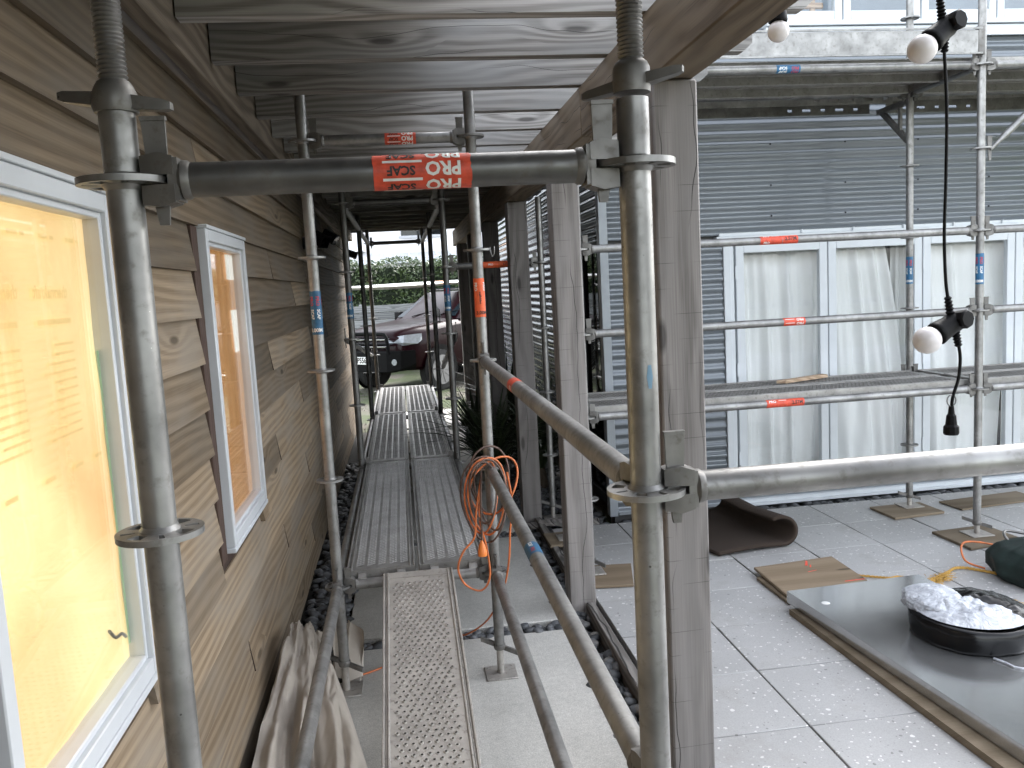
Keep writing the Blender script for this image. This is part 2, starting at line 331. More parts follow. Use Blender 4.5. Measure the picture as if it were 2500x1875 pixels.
def _leaf(name, a, bcol, transl=0.3):
    m, nt, b = newmat(name); v = world_pos(nt)
    c = ramp(nt, noise(nt, v, 3.0, 4, 0.7), [(0.3, a), (0.7, bcol)])
    c = mix(nt, 0.5, c, ramp(nt, noise(nt, v, 40, 2), [(0.3, 0.30), (0.7, 0.70)]), 'OVERLAY')
    pset(nt, b, c, 0.45); return m
M['hedge'] = _leaf('hedge_leaf', (0.020, 0.040, 0.012), (0.075, 0.110, 0.030))
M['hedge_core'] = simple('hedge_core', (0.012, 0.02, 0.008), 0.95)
M['flax'] = _leaf('flax_leaf', (0.018, 0.030, 0.014), (0.05, 0.07, 0.03))
M['bark'] = simple('plant_bark', (0.06, 0.045, 0.03), 0.9, bmp=0.4)
def _carpaint():
    m, nt, b = newmat('maroon_car_paint'); pset(nt, b, (0.0125, 0.0018, 0.0035), 0.32, 0.0, spec=0.06); setin(nt, b, "Coat Weight", 0.13); setin(nt, b, "Coat Roughness", 0.04); return m
M['car'] = _carpaint()
M['chrome'] = simple('chrome', (0.35, 0.35, 0.35), 0.2, 1.0, var=0.02)
M['alloy'] = simple('alloy_wheel', (0.22, 0.22, 0.23), 0.35, 0.85, var=0.04)
M['lamp_lens'] = simple('headlamp_lens', (0.30, 0.32, 0.34), 0.12, 0.2, var=0.15, scale=20)
M['plate_white'] = simple('number_plate_white', (0.75, 0.75, 0.72), 0.5, var=0.02)
M['board'] = simple('surfboard_white', (0.78, 0.77, 0.74), 0.25, var=0.02)
M['board_o'] = simple('surfboard_orange', (0.75, 0.33, 0.14), 0.25, var=0.04)
M['car_glass'] = simple('car_window_glass', (0.012, 0.02, 0.026), 0.05, 0.0, var=0.05, spec=0.18)
M['car_black'] = simple('car_black_trim', (0.003, 0.003, 0.0033), 0.55, spec=0.08)

# ------------------------------------------------------------------ mesh helpers
WORLD = {}     # world location of every object that parents others
class MB:
    def __init__(s): s.v = []; s.f = []
    def add(s, vs, fs):
        o = len(s.v); s.v += [tuple(p) for p in vs]; s.f += [tuple(i+o for i in f) for f in fs]; return s
    def box(s, x0, x1, y0, y1, z0, z1):
        return s.add([(x0, y0, z0), (x1, y0, z0), (x1, y1, z0), (x0, y1, z0), (x0, y0, z1), (x1, y0, z1), (x1, y1, z1), (x0, y1, z1)],
                     [(0, 3, 2, 1), (4, 5, 6, 7), (0, 1, 5, 4), (1, 2, 6, 5), (2, 3, 7, 6), (3, 0, 4, 7)])
    def cbox(s, x0, x1, y0, y1, z0, z1, c=0.004):
        pts = []
        for X, sx in ((x0, 1), (x1, -1)):
            for Y, sy in ((y0, 1), (y1, -1)):
                for Z, sz in ((z0, 1), (z1, -1)):
                    pts += [(X, Y+sy*c, Z+sz*c), (X+sx*c, Y, Z+sz*c), (X+sx*c, Y+sy*c, Z)]
        return s.hull(pts)
    def hull(s, pts):
        bm = bmesh.new()
        for p in pts: bm.verts.new(p)
        r = bmesh.ops.convex_hull(bm, input=bm.verts)
        dead = [g for g in r['geom_interior'] + r['geom_unused'] if isinstance(g, bmesh.types.BMVert)]
        if dead: bmesh.ops.delete(bm, geom=dead, context='VERTS')
        bmesh.ops.dissolve_limit(bm, angle_limit=0.01, verts=bm.verts, edges=bm.edges)
        bm.verts.index_update()
        s.add([v.co[:] for v in bm.verts], [[v.index for v in f.verts] for f in bm.faces]); bm.free(); return s
    def obox(s, c, ux, uy, uz, hx, hy, hz):
        c, ux, uy, uz = map(Vector, (c, ux, uy, uz))
        vs = [c+ux*(a*hx)+uy*(b*hy)+uz*(d*hz) for d in (-1, 1) for a, b in ((-1, -1), (1, -1), (1, 1), (-1, 1))]
        return s.add(vs, [(0, 3, 2, 1), (4, 5, 6, 7), (0, 1, 5, 4), (1, 2, 6, 5), (2, 3, 7, 6), (3, 0, 4, 7)])
    def tube(s, path, r, seg=16, caps=True, closed=False):
        P = [Vector(p) for p in path]; n = len(P)
        rs = r if isinstance(r, (list, tuple)) else [r]*n
        up = None; rings = []
        for i in range(n):
            if closed: t = (P[(i+1) % n]-P[i-1]).normalized()
            else: t = (P[min(i+1, n-1)]-P[max(i-1, 0)]).normalized()
            if up is None:
                up = Vector((0, 0, 1)) if abs(t.z) < 0.9 else Vector((1, 0, 0))
            a = (up-t*up.dot(t))
            if a.length < 1e-6: a = t.orthogonal()
            a.normalize(); b = t.cross(a); up = a
            rings.append([P[i]+(a*math.cos(2*math.pi*k/seg)+b*math.sin(2*math.pi*k/seg))*rs[i] for k in range(seg)])
        vs = [p for rg in rings for p in rg]; fs = []
        for i in range(n if closed else n-1):
            j = (i+1) % n
            for k in range(seg):
                k2 = (k+1) % seg; fs.append((i*seg+k, i*seg+k2, j*seg+k2, j*seg+k))
        if caps and not closed: fs += [tuple(range(seg))[::-1], tuple((n-1)*seg+k for k in range(seg))]
        return s.add(vs, fs)
    def cyl(s, p0, p1, r0, r1=None, seg=24, caps=True):
        return s.tube([p0, p1], [r0, r0 if r1 is None else r1], seg, caps)
    def lathe(s, prof, o=(0, 0, 0), ax=(0, 0, 1), seg=24):
        o = Vector(o); ax = Vector(ax).normalized(); a = ax.orthogonal().normalized(); b = ax.cross(a); vs = []; fs = []
        for h, r in prof:
            for k in range(seg):
                t = 2*math.pi*k/seg; vs.append(o+ax*h+(a*math.cos(t)+b*math.sin(t))*max(r, 1e-5))
        for i in range(len(prof)-1):
            for k in range(seg): k2 = (k+1) % seg; fs.append((i*seg+k, i*seg+k2, (i+1)*seg+k2, (i+1)*seg+k))
        fs += [tuple(range(seg))[::-1], tuple((len(prof)-1)*seg+k for k in range(seg))]
        return s.add(vs, fs)
    def grid(s, fn, nu, nv, flip=False):
        vs = [fn(i/nu, j/nv) for j in range(nv+1) for i in range(nu+1)]
        fs = []
        for j in range(nv):
            for i in range(nu):
                a = j*(nu+1)+i; q = (a, a+1, a+nu+2, a+nu+1); fs.append(q[::-1] if flip else q)
        return s.add(vs, fs)
    def extrude(s, poly, d):            # poly: list of 3D points (planar), d: extrusion vector
        n = len(poly); d = Vector(d); vs = [Vector(p) for p in poly]; vs += [p+d for p in vs]
        fs = [tuple(range(n))[::-1], tuple(range(n, 2*n))]+[(i, (i+1) % n, (i+1) % n+n, i+n) for i in range(n)]
        return s.add(vs, fs)
    def mesh(s, name, origin=(0, 0, 0), smooth=38):
        me = bpy.data.meshes.new(name); o = Vector(origin)
        me.from_pydata([tuple(Vector(p)-o) for p in s.v], [], s.f); me.validate()
        bm = bmesh.new(); bm.from_mesh(me); bmesh.ops.recalc_face_normals(bm, faces=bm.faces); bm.to_mesh(me); bm.free()
        if smooth: me.shade_smooth(); me.set_sharp_from_angle(angle=R(smooth))
        me.update(); return me
    def build(s, name, mat, parent=None, origin=None, smooth=38, **props):
        if origin is None:
            xs, ys, zs = zip(*s.v); origin = ((min(xs)+max(xs))/2, (min(ys)+max(ys))/2, (min(zs)+max(zs))/2 if parent is not None else min(zs))
        me = s.mesh(name, origin, smooth); me.materials.append(M[mat] if isinstance(mat, str) else mat)
        return link(name, me, parent, origin, **props)
def link(name, me, parent=None, loc=(0, 0, 0), rot=None, **props):
    o = bpy.data.objects.new(name, me); COL.objects.link(o); loc = Vector(loc)
    if parent is not None:
        o.parent = parent; o.location = loc-WORLD[parent.name]
    else: o.location = loc
    WORLD[o.name] = loc
    if rot is not None: o.rotation_euler = rot
    for k, v in props.items(): o[k] = v
    return o
def tag(o, label, cat, group=None):
    o['label'] = label; o['category'] = cat
    if group: o['group'] = group
    return o
def thing(name, loc, label, cat, group=None):
    o = link(name, None, None, loc); o.empty_display_size = 0.1
    return tag(o, label, cat, group)
def structure(o): o['kind'] = 'structure'; return o
_tc = {}
def text2d(body, size):
    k = (body, size)
    if k in _tc: return _tc[k]
    cu = bpy.data.curves.new("t", 'FONT'); cu.body = body; cu.size = size; cu.align_x = 'CENTER'; cu.align_y = 'CENTER'; cu.resolution_u = 2; cu.offset = size*0.034
    ob = bpy.data.objects.new("t", cu); COL.objects.link(ob); bpy.context.view_layer.update()
    me = bpy.data.meshes.new_from_object(ob.evaluated_get(bpy.context.evaluated_depsgraph_get()))
    bm = bmesh.new(); bm.from_mesh(me); bmesh.ops.triangulate(bm, faces=bm.faces)
    bmesh.ops.subdivide_edges(bm, edges=bm.edges, cuts=1, use_grid_fill=True)
    bm.verts.index_update()
    r = ([(v.co.x, v.co.y) for v in bm.verts], [tuple(v.index for v in f.verts) for f in bm.faces]); bm.free()
    bpy.data.objects.remove(ob); bpy.data.curves.remove(cu); bpy.data.meshes.remove(me); _tc[k] = r; return r
def sticker(parent, c, a, r0, length, span, base, items, rad=0.02415, shift=0.0):
    """curved label on a tube: c centre, a reading axis, r0 direction of its middle, span in degrees"""
    c, a, r0 = Vector(c), Vector(a).normalized(), Vector(r0).normalized(); r1 = r0.cross(a)
    def P(s_, t, rr): return c+a*s_+(r0*math.cos(t)+r1*math.sin(t))*rr
    sp = R(span); mats = [base]; mb = MB(); idx = []
    rr = random.Random(int(abs(c.x*7919+c.y*104729+c.z*1299709)))
    def edge(u, v):
        s_ = (u-0.5)*length
        if u in (0, 1): s_ += (rr.random()-0.5)*0.003
        return P(s_, (v-0.5)*sp, rad+0.0006)
    mb.grid(edge, 8, 18); idx += [0]*(len(mb.f)-len(idx))
    for body, s0, c0, size, mat_, rot in items:
        if mat_ not in mats: mats.append(mat_)
        if body == '-':
            mb.grid(lambda u, v: P(s0+(u-0.5)*size, (c0+(v-0.5)*0.0040)/rad, rad+0.0011), 8, 2)
        else:
            vs, fs = text2d(body, size); pts = []
            for x, y in vs:
                if rot == 180: x, y = -x, -y
                elif rot == 90: x, y = -y, x
                pts.append(P(s0+x, (c0+y)/rad, rad+0.0011))
            mb.add(pts, fs)
        idx += [mats.index(mat_)]*(len(mb.f)-len(idx))
    me = bpy.data.meshes.new('sticker'); me.from_pydata([tuple(Vector(p)-c) for p in mb.v], [], mb.f)
    for m_ in mats: me.materials.append(M[m_])
    me.polygons.foreach_set("material_index", idx); me.update()
    return link('sticker', me, parent, c)

def smooth_path(pts, n=8):
    P = [Vector(p) for p in pts]; out = []
    for i in range(len(P)-1):
        p0, p1, p2, p3 = P[max(i-1, 0)], P[i], P[i+1], P[min(i+2, len(P)-1)]
        for k in range(n):
            t = k/n; out.append(0.5*((2*p1)+(-p0+p2)*t+(2*p0-5*p1+4*p2-p3)*t*t+(-p0+3*p1-3*p2+p3)*t**3))
    out.append(P[-1]); return out

# ================================================================== SETTING
g = MB(); g.add([(-400, -400, -0.075), (400, -400, -0.075), (400, 900, -0.075), (-400, 900, -0.075)], [(0, 1, 2, 3)])
structure(g.build('ground', 'ground', smooth=0))
# pebble bed sheet under corridor and along the building, pebbles as pieces
bed = MB(); bed.box(-0.34, 1.87, -3.0, 10.3, -0.20, -0.045); bed.box(1.87, 7.4, 4.62, 4.97, -0.20, -0.045)
bed = structure(bed.build('pebble_bed', 'bed', smooth=0))
path = MB(); path.box(0.02, 1.08, -2.9, 10.1, -0.14, -0.043); path = structure(path.build('path', 'bed', smooth=0))
for k in range(-1, 6):
    y0 = 1.40+1.74*(k-0); b = MB()
    b.cbox(-0.03+random.uniform(-.006, .006), 1.125+random.uniform(-.006, .006), y0, y0+1.605, -0.12, 0.0, 0.006); b.build('slab', 'concrete', path)
court = MB(); court.box(1.345, 7.4, -2.2, 4.66, -0.14, 0.012); court = structure(court.build('pavement', 'bed', smooth=0))
tile = MB(); tile.cbox(-0.2465, 0.2465, -0.2445, 0.2445, -0.04, 0.0, 0.0025); tile_me = tile.mesh('paver'); tile_me.materials.append(M['paver'])
for i in range(12):
    for j in range(-7, 6):
        link('paver', tile_me, court, (1.36+0.501*(i+0.5), 1.716+0.4935*(j+0.5), 0.05+random.uniform(-.0012, .0012)), (random.uniform(-.002, .002), random.uniform(-.002, .002), random.uniform(-.003, .003)))

# pebbles
peb_me = []
for q in range(7):
    b = bmesh.new(); bmesh.ops.create_icosphere(b, subdivisions=2, radius=1.0)
    sx, sy, sz = random.uniform(.8, 1.1), random.uniform(.6, .9), random.uniform(.42, .6)
    for v in b.verts:
        n_ = 1+0.16*mnoise.noise(v.co*1.3+Vector((q*9, 0, 0))); v.co = Vector((v.co.x*sx*n_, v.co.y*sy*n_, v.co.z*sz*n_))
    me = bpy.data.meshes.new('pebble'); b.to_mesh(me); b.free(); me.shade_smooth(); me.materials.append(M['pebble']); peb_me.append(me)
spots = []
def strip(x0, x1, y0, y1, step, layers=2):
    for l_ in range(layers):
        y = y0
        while y < y1:
            x = x0+random.uniform(0, step)
            while x < x1:
                spots.append((x+random.uniform(-.4, .4)*step, y+random.uniform(-.4, .4)*step, -0.03+0.022*l_+random.uniform(-.006, .006), random.uniform(.40, .74)*step)); x += step*random.uniform(.75, 1.2)
            y += step*0.85
strip(1.14, 1.275, 0.6, 4.8, 0.062, 2)
strip(-0.02, 1.14, 3.03, 3.12, 0.058, 2); strip(-0.02, 1.14, 4.77, 4.86, 0.06, 2)
strip(-0.30, -0.05, 1.4, 8.0, 0.068, 2)
strip(1.95, 6.6, 4.69, 4.92, 0.075, 2)
strip(1.15, 1.84, 4.8, 7.5, 0.08, 1); strip(1.16, 1.27, -1.5, 0.6, 0.07, 1)
def prom(s_):
    d = (Vector(s_[:3])-CAM).length; w = s_[3]/d
    x, y = s_[0], s_[1]
    if 1.1 < x < 1.3 and y < 3.2: w *= 2.2
    elif 3.0 < y < 3.15 and x < 1.2: w *= 2.0
    elif x < 0: w *= 1.2
    elif y < 0.9: w *= 0.3
    return -w
spots.sort(key=prom); rest = MB()
for n_, (x, y, z_, r_) in enumerate(spots):
    me = random.choice(peb_me); rz = random.uniform(0, 6.28); tl = (random.uniform(-.4, .4), random.uniform(-.4, .4), rz)
    if n_ < 285:
        o = link('pebble', me, bed, (x, y, z_), tl); o.scale = (r_, r_, r_)
    else:
        mt = Matrix.LocRotScale(Vector((x, y, z_)), __import__('mathutils').Euler(tl), Vector((r_, r_, r_)))
        rest.add([mt @ v.co for v in me.vertices], [tuple(p.vertices) for p in me.polygons])
rest.build('pebble_mass', 'pebble_mass', bed, kind='stuff')

# ================================================================== LEFT HOUSE (weatherboards)
house = thing('timber_house', (-0.5, 4.0, 0.0), 'weatherboard timber house along the left side of the covered walkway', 'house')
WX = -0.32
b = MB(); b.box(-0.62, -0.352, -3.2, 11.2, -0.1, 2.95); b.build('wall', 'cedar_trim', house)
b = MB(); b.box(-0.35, 0.45, -2.75, -2.42, -0.1, 2.95); b.build('unseen_wall', 'cedar_trim', house)  # unseen wall added behind the camera to darken the near crossbar
pitch = 0.1622; ztop0 = 2.435
WINS = [(0.12, 0.895), (1.895, 2.66)]
WZ0, WZ1 = 0.927, 2.102
joints = {}
def board_piece(y0, y1, zb, h=pitch):
    jx = random.uniform(-.0012, .0012)
    prof = [(WX+jx, zb), (WX+jx-0.001, zb+0.004), (WX-0.024, zb+h+0.020), (WX-0.031, zb+h+0.020), (WX-0.031, zb+0.02), (WX-0.02, zb)]
    m_ = MB(); m_.extrude([(x, y0, z_) for x, z_ in prof], (0, y1-y0, 0)); m_.build('weatherboard', 'cedar', house, smooth=20)
far_j = [5.6, 6.4, 7.1, 8.0, 8.9, 9.7]
for k in range(-1, 16):
    zb = ztop0-pitch*k
    if zb < -0.02: zb = 0.0
    cuts = {0: [2.16], 1: [4.53], 2: [3.33]}[(k+2) % 3] if k > 5 else {0: [4.53], 1: [-1.0], 2: [3.6]}[(k+2) % 3]
    if k in (1,): cuts = [1.99]
    ys = sorted([-3.1]+[c_ for c_ in cuts]+[f+random.uniform(-.3, .3) for f in random.sample(far_j, 3)]+[11.15])
    segs = list(zip(ys[:-1], ys[1:]))
    for y0, y1 in segs:
        parts_ = [(y0+0.0045, y1-0.0045)]
        if zb+pitch > WZ0-0.03 and zb < WZ1-0.03:
            for wa, wb in WINS:
                nw = []
                for p0, p1 in parts_:
                    la, lb = wa-0.085, wb+0.03
                    if p1 <= la or p0 >= lb: nw.append((p0, p1)); continue
                    if p0 < la: nw.append((p0, la))
                    if p1 > lb: nw.append((lb, p1))
                parts_ = nw
        for p0, p1 in parts_:
            if p1-p0 > 0.03: board_piece(p0, p1, zb)
    for yj in ys[1:-1]:          # dark soaker strip in each butt joint
        if zb+pitch > WZ0-0.03 and zb < WZ1-0.03 and any(wa-0.10 < yj < wb+0.05 for wa, wb in WINS): continue
        m_ = MB(); m_.extrude([(x+0.0012, yj-0.0052, z_) for x, z_ in ((WX, zb+0.001), (WX-0.023, zb+pitch-0.004), (WX-0.030, zb+pitch-0.004), (WX-0.020, zb+0.001))], (0, 0.0104, 0)); m_.build('soaker', 'cedar_trim', house, smooth=0)
def house_window(wa, wb, lit, label):
    f0 = MB(); x1 = WX+0.022; x0 = -0.36
    w = 0.042
    for (a0, a1, c0, c1) in ((wa, wa+w, WZ0, WZ1), (wb-w, wb, WZ0, WZ1), (wa+w, wb-w, WZ1-w, WZ1), (wa+w, wb-w, WZ0, WZ0+w)):
        f0.cbox(x0, x1, a0, a1, c0, c1, 0.003)
    win = f0.build('window', 'white_alu_house', house, label=label)
    bd = MB(); t = 0.016; q = w
    for (a0, a1, c0, c1) in ((wa+q, wa+q+t, WZ0+q, WZ1-q), (wb-q-t, wb-q, WZ0+q, WZ1-q), (wa+q+t, wb-q-t, WZ1-q-t, WZ1-q), (wa+q+t, wb-q-t, WZ0+q, WZ0+q+t)):
        bd.cbox(x0+0.004, x1-0.012, a0, a1, c0, c1, 0.003)
    bd.build('glazing_bead', 'white_alu_house', win)
    lip = MB(); lip.cbox(x0, x1+0.006, wa-0.002, wb+0.002, WZ1+0.001, WZ1+0.014, 0.002); lip.build('head', 'white_alu_house', win)
    lip = MB(); lip.cbox(x0, x1+0.003, wa-0.002, wb+0.002, WZ0-0.020, WZ0-0.001, 0.003); lip.build('sill', 'white_alu_house', win)
    gl = MB(); gl.box(-0.3365, -0.333, wa+q, wb-q, WZ0+q, WZ1-q); gl.build('pane', 'glass', win)
    return win
w1 = house_window(*WINS[0], True, 'pale framed window covered with glowing yellow paper')
w2 = house_window(*WINS[1], False, 'narrow pale framed window showing amber timber inside')
def glow_sheet(win, wa, wb, mat_, x):
    m_ = MB(); m_.grid(lambda u, v: (x+0.004*mnoise.noise(Vector((u*5, v*8, wa))), wa+0.03+u*(wb-wa-0.06), WZ0+0.03+v*(WZ1-WZ0-0.06)), 24, 36)
    return m_.build('glowing_sheet', mat_, win)
glow_sheet(w1, *WINS[0], 'paper', -0.349); glow_sheet(w2, *WINS[1], 'amber', -0.349)  # second sheet glows in place of a lit timber room
t_ = MB(); t_.grid(lambda u, v: (-0.3425, 0.822+u*0.020+0.004*mnoise.noise(Vector((v*22, 3, u))), 1.02+v*0.72), 3, 60); t_.build('masking_tape', 'green_tape', w1)
pr_ = MB()
def prow(y0, y1, z_, h): pr_.add([(-0.3424, y0, z_), (-0.3424, y1, z_), (-0.3424, y1, z_+h), (-0.3424, y0, z_+h)], [(0, 1, 2, 3)])
for y_ in (0.29, 0.43, 0.57, 0.71): prow(y_, y_+0.045, 1.985, 0.009); prow(y_+0.055, y_+0.075, 1.985, 0.008)
for cc_ in (0.26, 0.52):
    prow(cc_, cc_+0.17, 1.81, 0.011)
    for r_ in range(11): prow(cc_+random.uniform(0, .07), cc_+0.17, 1.765-r_*0.019, 0.0055)
for y_ in (0.30, 0.47, 0.62, 0.74): prow(y_, y_+0.05, 1.50, 0.009)
pr_.build('printing', 'print', w1, smooth=0)
m_ = MB(); m_.tube(smooth_path([(-0.3395, 0.70, 1.105), (-0.3395, 0.735, 1.075), (-0.3395, 0.775, 1.068), (-0.3395, 0.80, 1.05)]), [0.004]*25, 6); m_.build('cable_end', 'cast', w1)
vs, fs = text2d('thermakraft', 0.036)
for yc in (0.36, 0.60):
    lt = MB(); lt.add([(-0.3424, yc-x, 1.875+y) for x, y in vs], fs); lt.build('lettering', 'print', w1, smooth=0)
pl = MB(); pl.add([(-0.3424, 2.42, 1.93), (-0.3424, 2.575, 1.93), (-0.3424, 2.575, 2.035), (-0.3424, 2.42, 2.035)], [(0, 1, 2, 3)]); pl.add([(-0.3423, 2.46, 1.62), (-0.3423, 2.56, 1.62), (-0.3423, 2.575, 1.80), (-0.3423, 2.44, 1.80)], [(0, 1, 2, 3)])
pl.build('bright_interior', 'pale_lit', w2, smooth=0)
for wa, wb in WINS:
    for a0, a1 in ((wa-0.088, wa-0.002), (wb+0.002, wb+0.032)):
        m_ = MB(); m_.cbox(-0.351, -0.328, a0, a1, WZ0-0.04, WZ1+0.006, 0.002); m_.build('facing_board', 'cedar_trim', house)

# flood lights / cameras on the house wall
def wall_light(y, z_, label, tilt, yaw, group='black lights fixed to the weatherboards'):
    t = thing('flood_light', (-0.318, y, z_), label, 'light', group)
    m_ = MB(); m_.cyl((-0.316, y, z_), (-0.30, y, z_), 0.045, seg=20); m_.tube([(-0.30, y, z_), (-0.26, y, z_+0.01), (-0.235, y, z_+0.03)], 0.012, 10); m_.build('bracket', 'black', t)
    h = MB(); c = Vector((-0.20, y, z_+0.03)); d = Vector((math.cos(yaw)*math.cos(tilt), math.sin(yaw)*math.cos(tilt), -math.sin(tilt))); u = Vector((-math.sin(yaw), math.cos(yaw), 0)); w_ = d.cross(u)
    h.obox(c, d, u, w_, 0.055, 0.05, 0.04); h.obox(c+d*0.06, d, u, w_, 0.006, 0.057, 0.047); h.build('lamp_head', 'black', t)
    e = MB(); e.obox(c+d*0.0675, d, u, w_, 0.0012, 0.045, 0.035); e.build('lens', 'glass_dark', t)
wall_light(5.25, 2.24, 'nearest black flood light high on the weatherboards', 0.5, -0.5)
wall_light(6.35, 2.33, 'second black flood light high on the weatherboards', 0.6, -0.2)
wall_light(9.8, 2.33, 'farthest black lamp at the end of the weatherboards', 0.35, 0.3)

# ================================================================== PERGOLA
perg = thing('pergola', (0.5, 4.5, 0.0), 'weathered timber pergola roofing the walkway beside the house', 'pergola')
PX0, PX1 = 1.20, 1.347
for k in range(-1, 6):
    y0 = 1.39+1.80*k
    m_ = MB(); m_.cbox(PX0, PX1, y0, y0+0.147, -0.08, 2.458, 0.006); m_.build('post', 'post', perg)
for y0, y1 in ((-2.3, 2.4), (2.404, 11.1)):
    m_ = MB(); m_.cbox(1.197, 1.342, y0, y1, 2.463, 2.678, 0.006); m_.build('beam', 'beam', perg)
m_ = MB(); m_.cbox(-0.292, -0.236, -2.3, 11.1, 2.60, 2.872, 0.004); m_.build('wall_plate', 'plate', perg)
raf = MB(); raf.extrude([(-0.92, -0.03, 0.0), (1.045, -0.03, 0.0), (1.08, -0.03, 0.03), (1.08, -0.03, 0.19), (-0.92, -0.03, 0.19)], (0, 0.058, 0)); raf_me = raf.mesh('rafter', smooth=0); raf_me.materials.append(M['rafter'])
NR = 27
for k in range(NR):
    y = 0.99+0.48*(k-6)+random.uniform(-.006, .006)
    link('rafter', raf_me, perg, (0.69, y, 2.681), (0, random.uniform(-.002, .002), random.uniform(-.003, .003)))
for y0, y1, x1_ in [(-2.35+k*0.86, -2.35+k*0.86+0.855, 1.74) for k in range(3)]+[(0.235+k*1.1, 0.235+k*1.1+1.094, 0.56) for k in range(4)]+[(4.64+k*1.1, 4.64+k*1.1+1.094, 1.74) for k in range(6)]:      # roof boards over the rafters; unseen, left open on the near courtyard side to let light in
    m_ = MB(); m_.box(-0.30, x1_, y0, y1, 2.875, 2.90); m_.build('roof_board', 'beam', perg)

# timber edging between the pebbles and the pavers
for n_, (a0, a1, lb) in enumerate(((1.545, 3.18, 'weathered timber edging board between the nearest two posts'), (3.345, 4.98, 'weathered timber edging board between second and third posts'), (-0.25, 1.38, 'weathered timber edging board in front of the nearest post'))):
    m_ = MB(); m_.cbox(1.288, 1.335, a0, a1, -0.09, 0.062, 0.004); tag(m_.build('timber_edging', 'edging'), lb, 'edging', 'timber edging boards')

# ================================================================== CORRUGATED BUILDING
FY = 4.95; SX = 1.88
bld = thing('corrugated_building', (4.5, 6.5, 0.0), 'grey corrugated steel building with white glazed doors across the courtyard', 'building')
def corr_profile(z0, z1, pitch_=0.0762, amp=0.0085, n=8):
    out = []; k0 = math.ceil(z0/pitch_*n); z_ = k0*pitch_/n
    zs = [z0]+[i*pitch_/n for i in range(k0, int(z1/pitch_*n)+1)]+[z1]
    return [(z_, amp*math.sin(2*math.pi*z_/pitch_)) for z_ in zs]
def corr_front(x0, x1, z0, z1):
    m_ = MB(); pf = corr_profile(z0, z1); vs = []; fs = []
    for z_, d in pf: vs += [(x0, FY-0.012+d, z_), (x1, FY-0.012+d, z_)]
    for i in range(len(pf)-1): fs.append((2*i, 2*i+1, 2*i+3, 2*i+2))
    m_.add(vs, fs); m_.build('cladding_sheet', 'corr', bld, smooth=60)
def corr_side(y0, y1, z0, z1):
    m_ = MB(); pf = corr_profile(z0, z1); vs = []; fs = []
    for z_, d in pf: vs += [(SX+0.012-d, y0, z_), (SX+0.012-d, y1, z_)]
    for i in range(len(pf)-1): fs.append((2*i, 2*i+1, 2*i+3, 2*i+2))
    m_.add(vs, fs); m_.build('cladding_sheet', 'corr', bld, smooth=60)
DX0, DX1 = 2.83, 6.90      # doors
DZ1 = 2.075
corr_front(1.93, DX0-0.004, 0.06, DZ1+0.02); corr_front(1.93, 5.0, DZ1+0.06, 3.555); corr_front(5.0, 7.6, DZ1+0.06, 3.555)
corr_front(1.93, 3.05, 3.555, 6.2); corr_front(DX1+0.004, 7.6, 0.06, DZ1+0.02)
corr_front(3.05, 7.6, 5.35, 6.2)
corr_side(5.66, 8.4, 0.05, 6.2); corr_side(8.4, 11.6, 0.05, 6.2); corr_side(5.0, 5.66, 2.13, 6.2)
# backing walls (behind the cladding), with the door and window openings left out
m_ = MB(); m_.box(1.92, DX0, FY+0.03, FY+0.16, -0.1, 6.2); m_.box(DX0, DX1, FY+0.03, FY+0.16, DZ1+0.02, 3.60); m_.box(DX1, 7.6, FY+0.03, FY+0.16, -0.1, 6.2)
m_.box(DX0, 3.05, FY+0.03, FY+0.16, 3.60, 6.2); m_.box(3.05, DX1, FY+0.03, FY+0.16, 5.35, 6.2)
m_.box(1.92, 2.05, 5.12, 11.6, 2.13, 6.2); m_.box(1.92, 2.05, 5.66, 11.6, -0.1, 2.13)
m_.box(1.92, 7.6, 11.6, 11.75, -0.1, 6.2); m_.box(7.6, 7.75, FY+0.03, 11.75, -0.1, 6.2); m_.box(1.85, 7.8, FY-0.05, 11.8, 6.2, 6.35); m_.box(2.05, 7.6, FY+0.16, 11.6, 2.55, 2.70); m_.box(2.05, 7.6, FY+0.16, 11.6, -0.1, 0.0)
m_.build('wall', 'room_dark', bld, smooth=0)
m_ = MB(); m_.cbox(SX-0.012, SX+0.052, FY-0.035, FY+0.0, 0.03, 6.2, 0.002); m_.cbox(SX-0.012, SX+0.004, FY+0.001, FY+0.05, 0.03, 6.2, 0.002); m_.build('corner_flashing', 'flashing', bld)
m_ = MB(); m_.cbox(1.94, DX0, FY-0.03, FY+0.02, 0.035, 0.062, 0.002); m_.build('base_flashing', 'flashing', bld)
# screw heads
scr = MB()
for z_ in (2.20, 2.44, 2.74, 2.965, 3.27, 3.5):
    for i in range(9): scr.lathe([(0, 0.0075), (0.004, 0.0075), (0.0065, 0.004)], (2.62+0.602*i+(0.0 if z_ < 9 else 0.1), FY-0.0215, round(z_/0.0762)*0.0762+0.0762*0.75), (0, -1, 0), 6)
for z_ in (0.35, 0.8, 1.25, 1.7): scr.lathe([(0, 0.007), (0.005, 0.006)], (2.35, FY-0.0215, round(z_/0.0762)*0.0762+0.057), (0, -1, 0), 6)
for i in range(7):
    for y in (6.3, 7.0, 7.7, 8.6): scr.lathe([(0, 0.0075), (0.006, 0.005)], (SX+0.0025, y, round((0.4+i*0.4)/0.0762)*0.0762+0.019), (-1, 0, 0), 6)
scr.build('screw_heads', 'dark_metal', bld, kind='stuff')
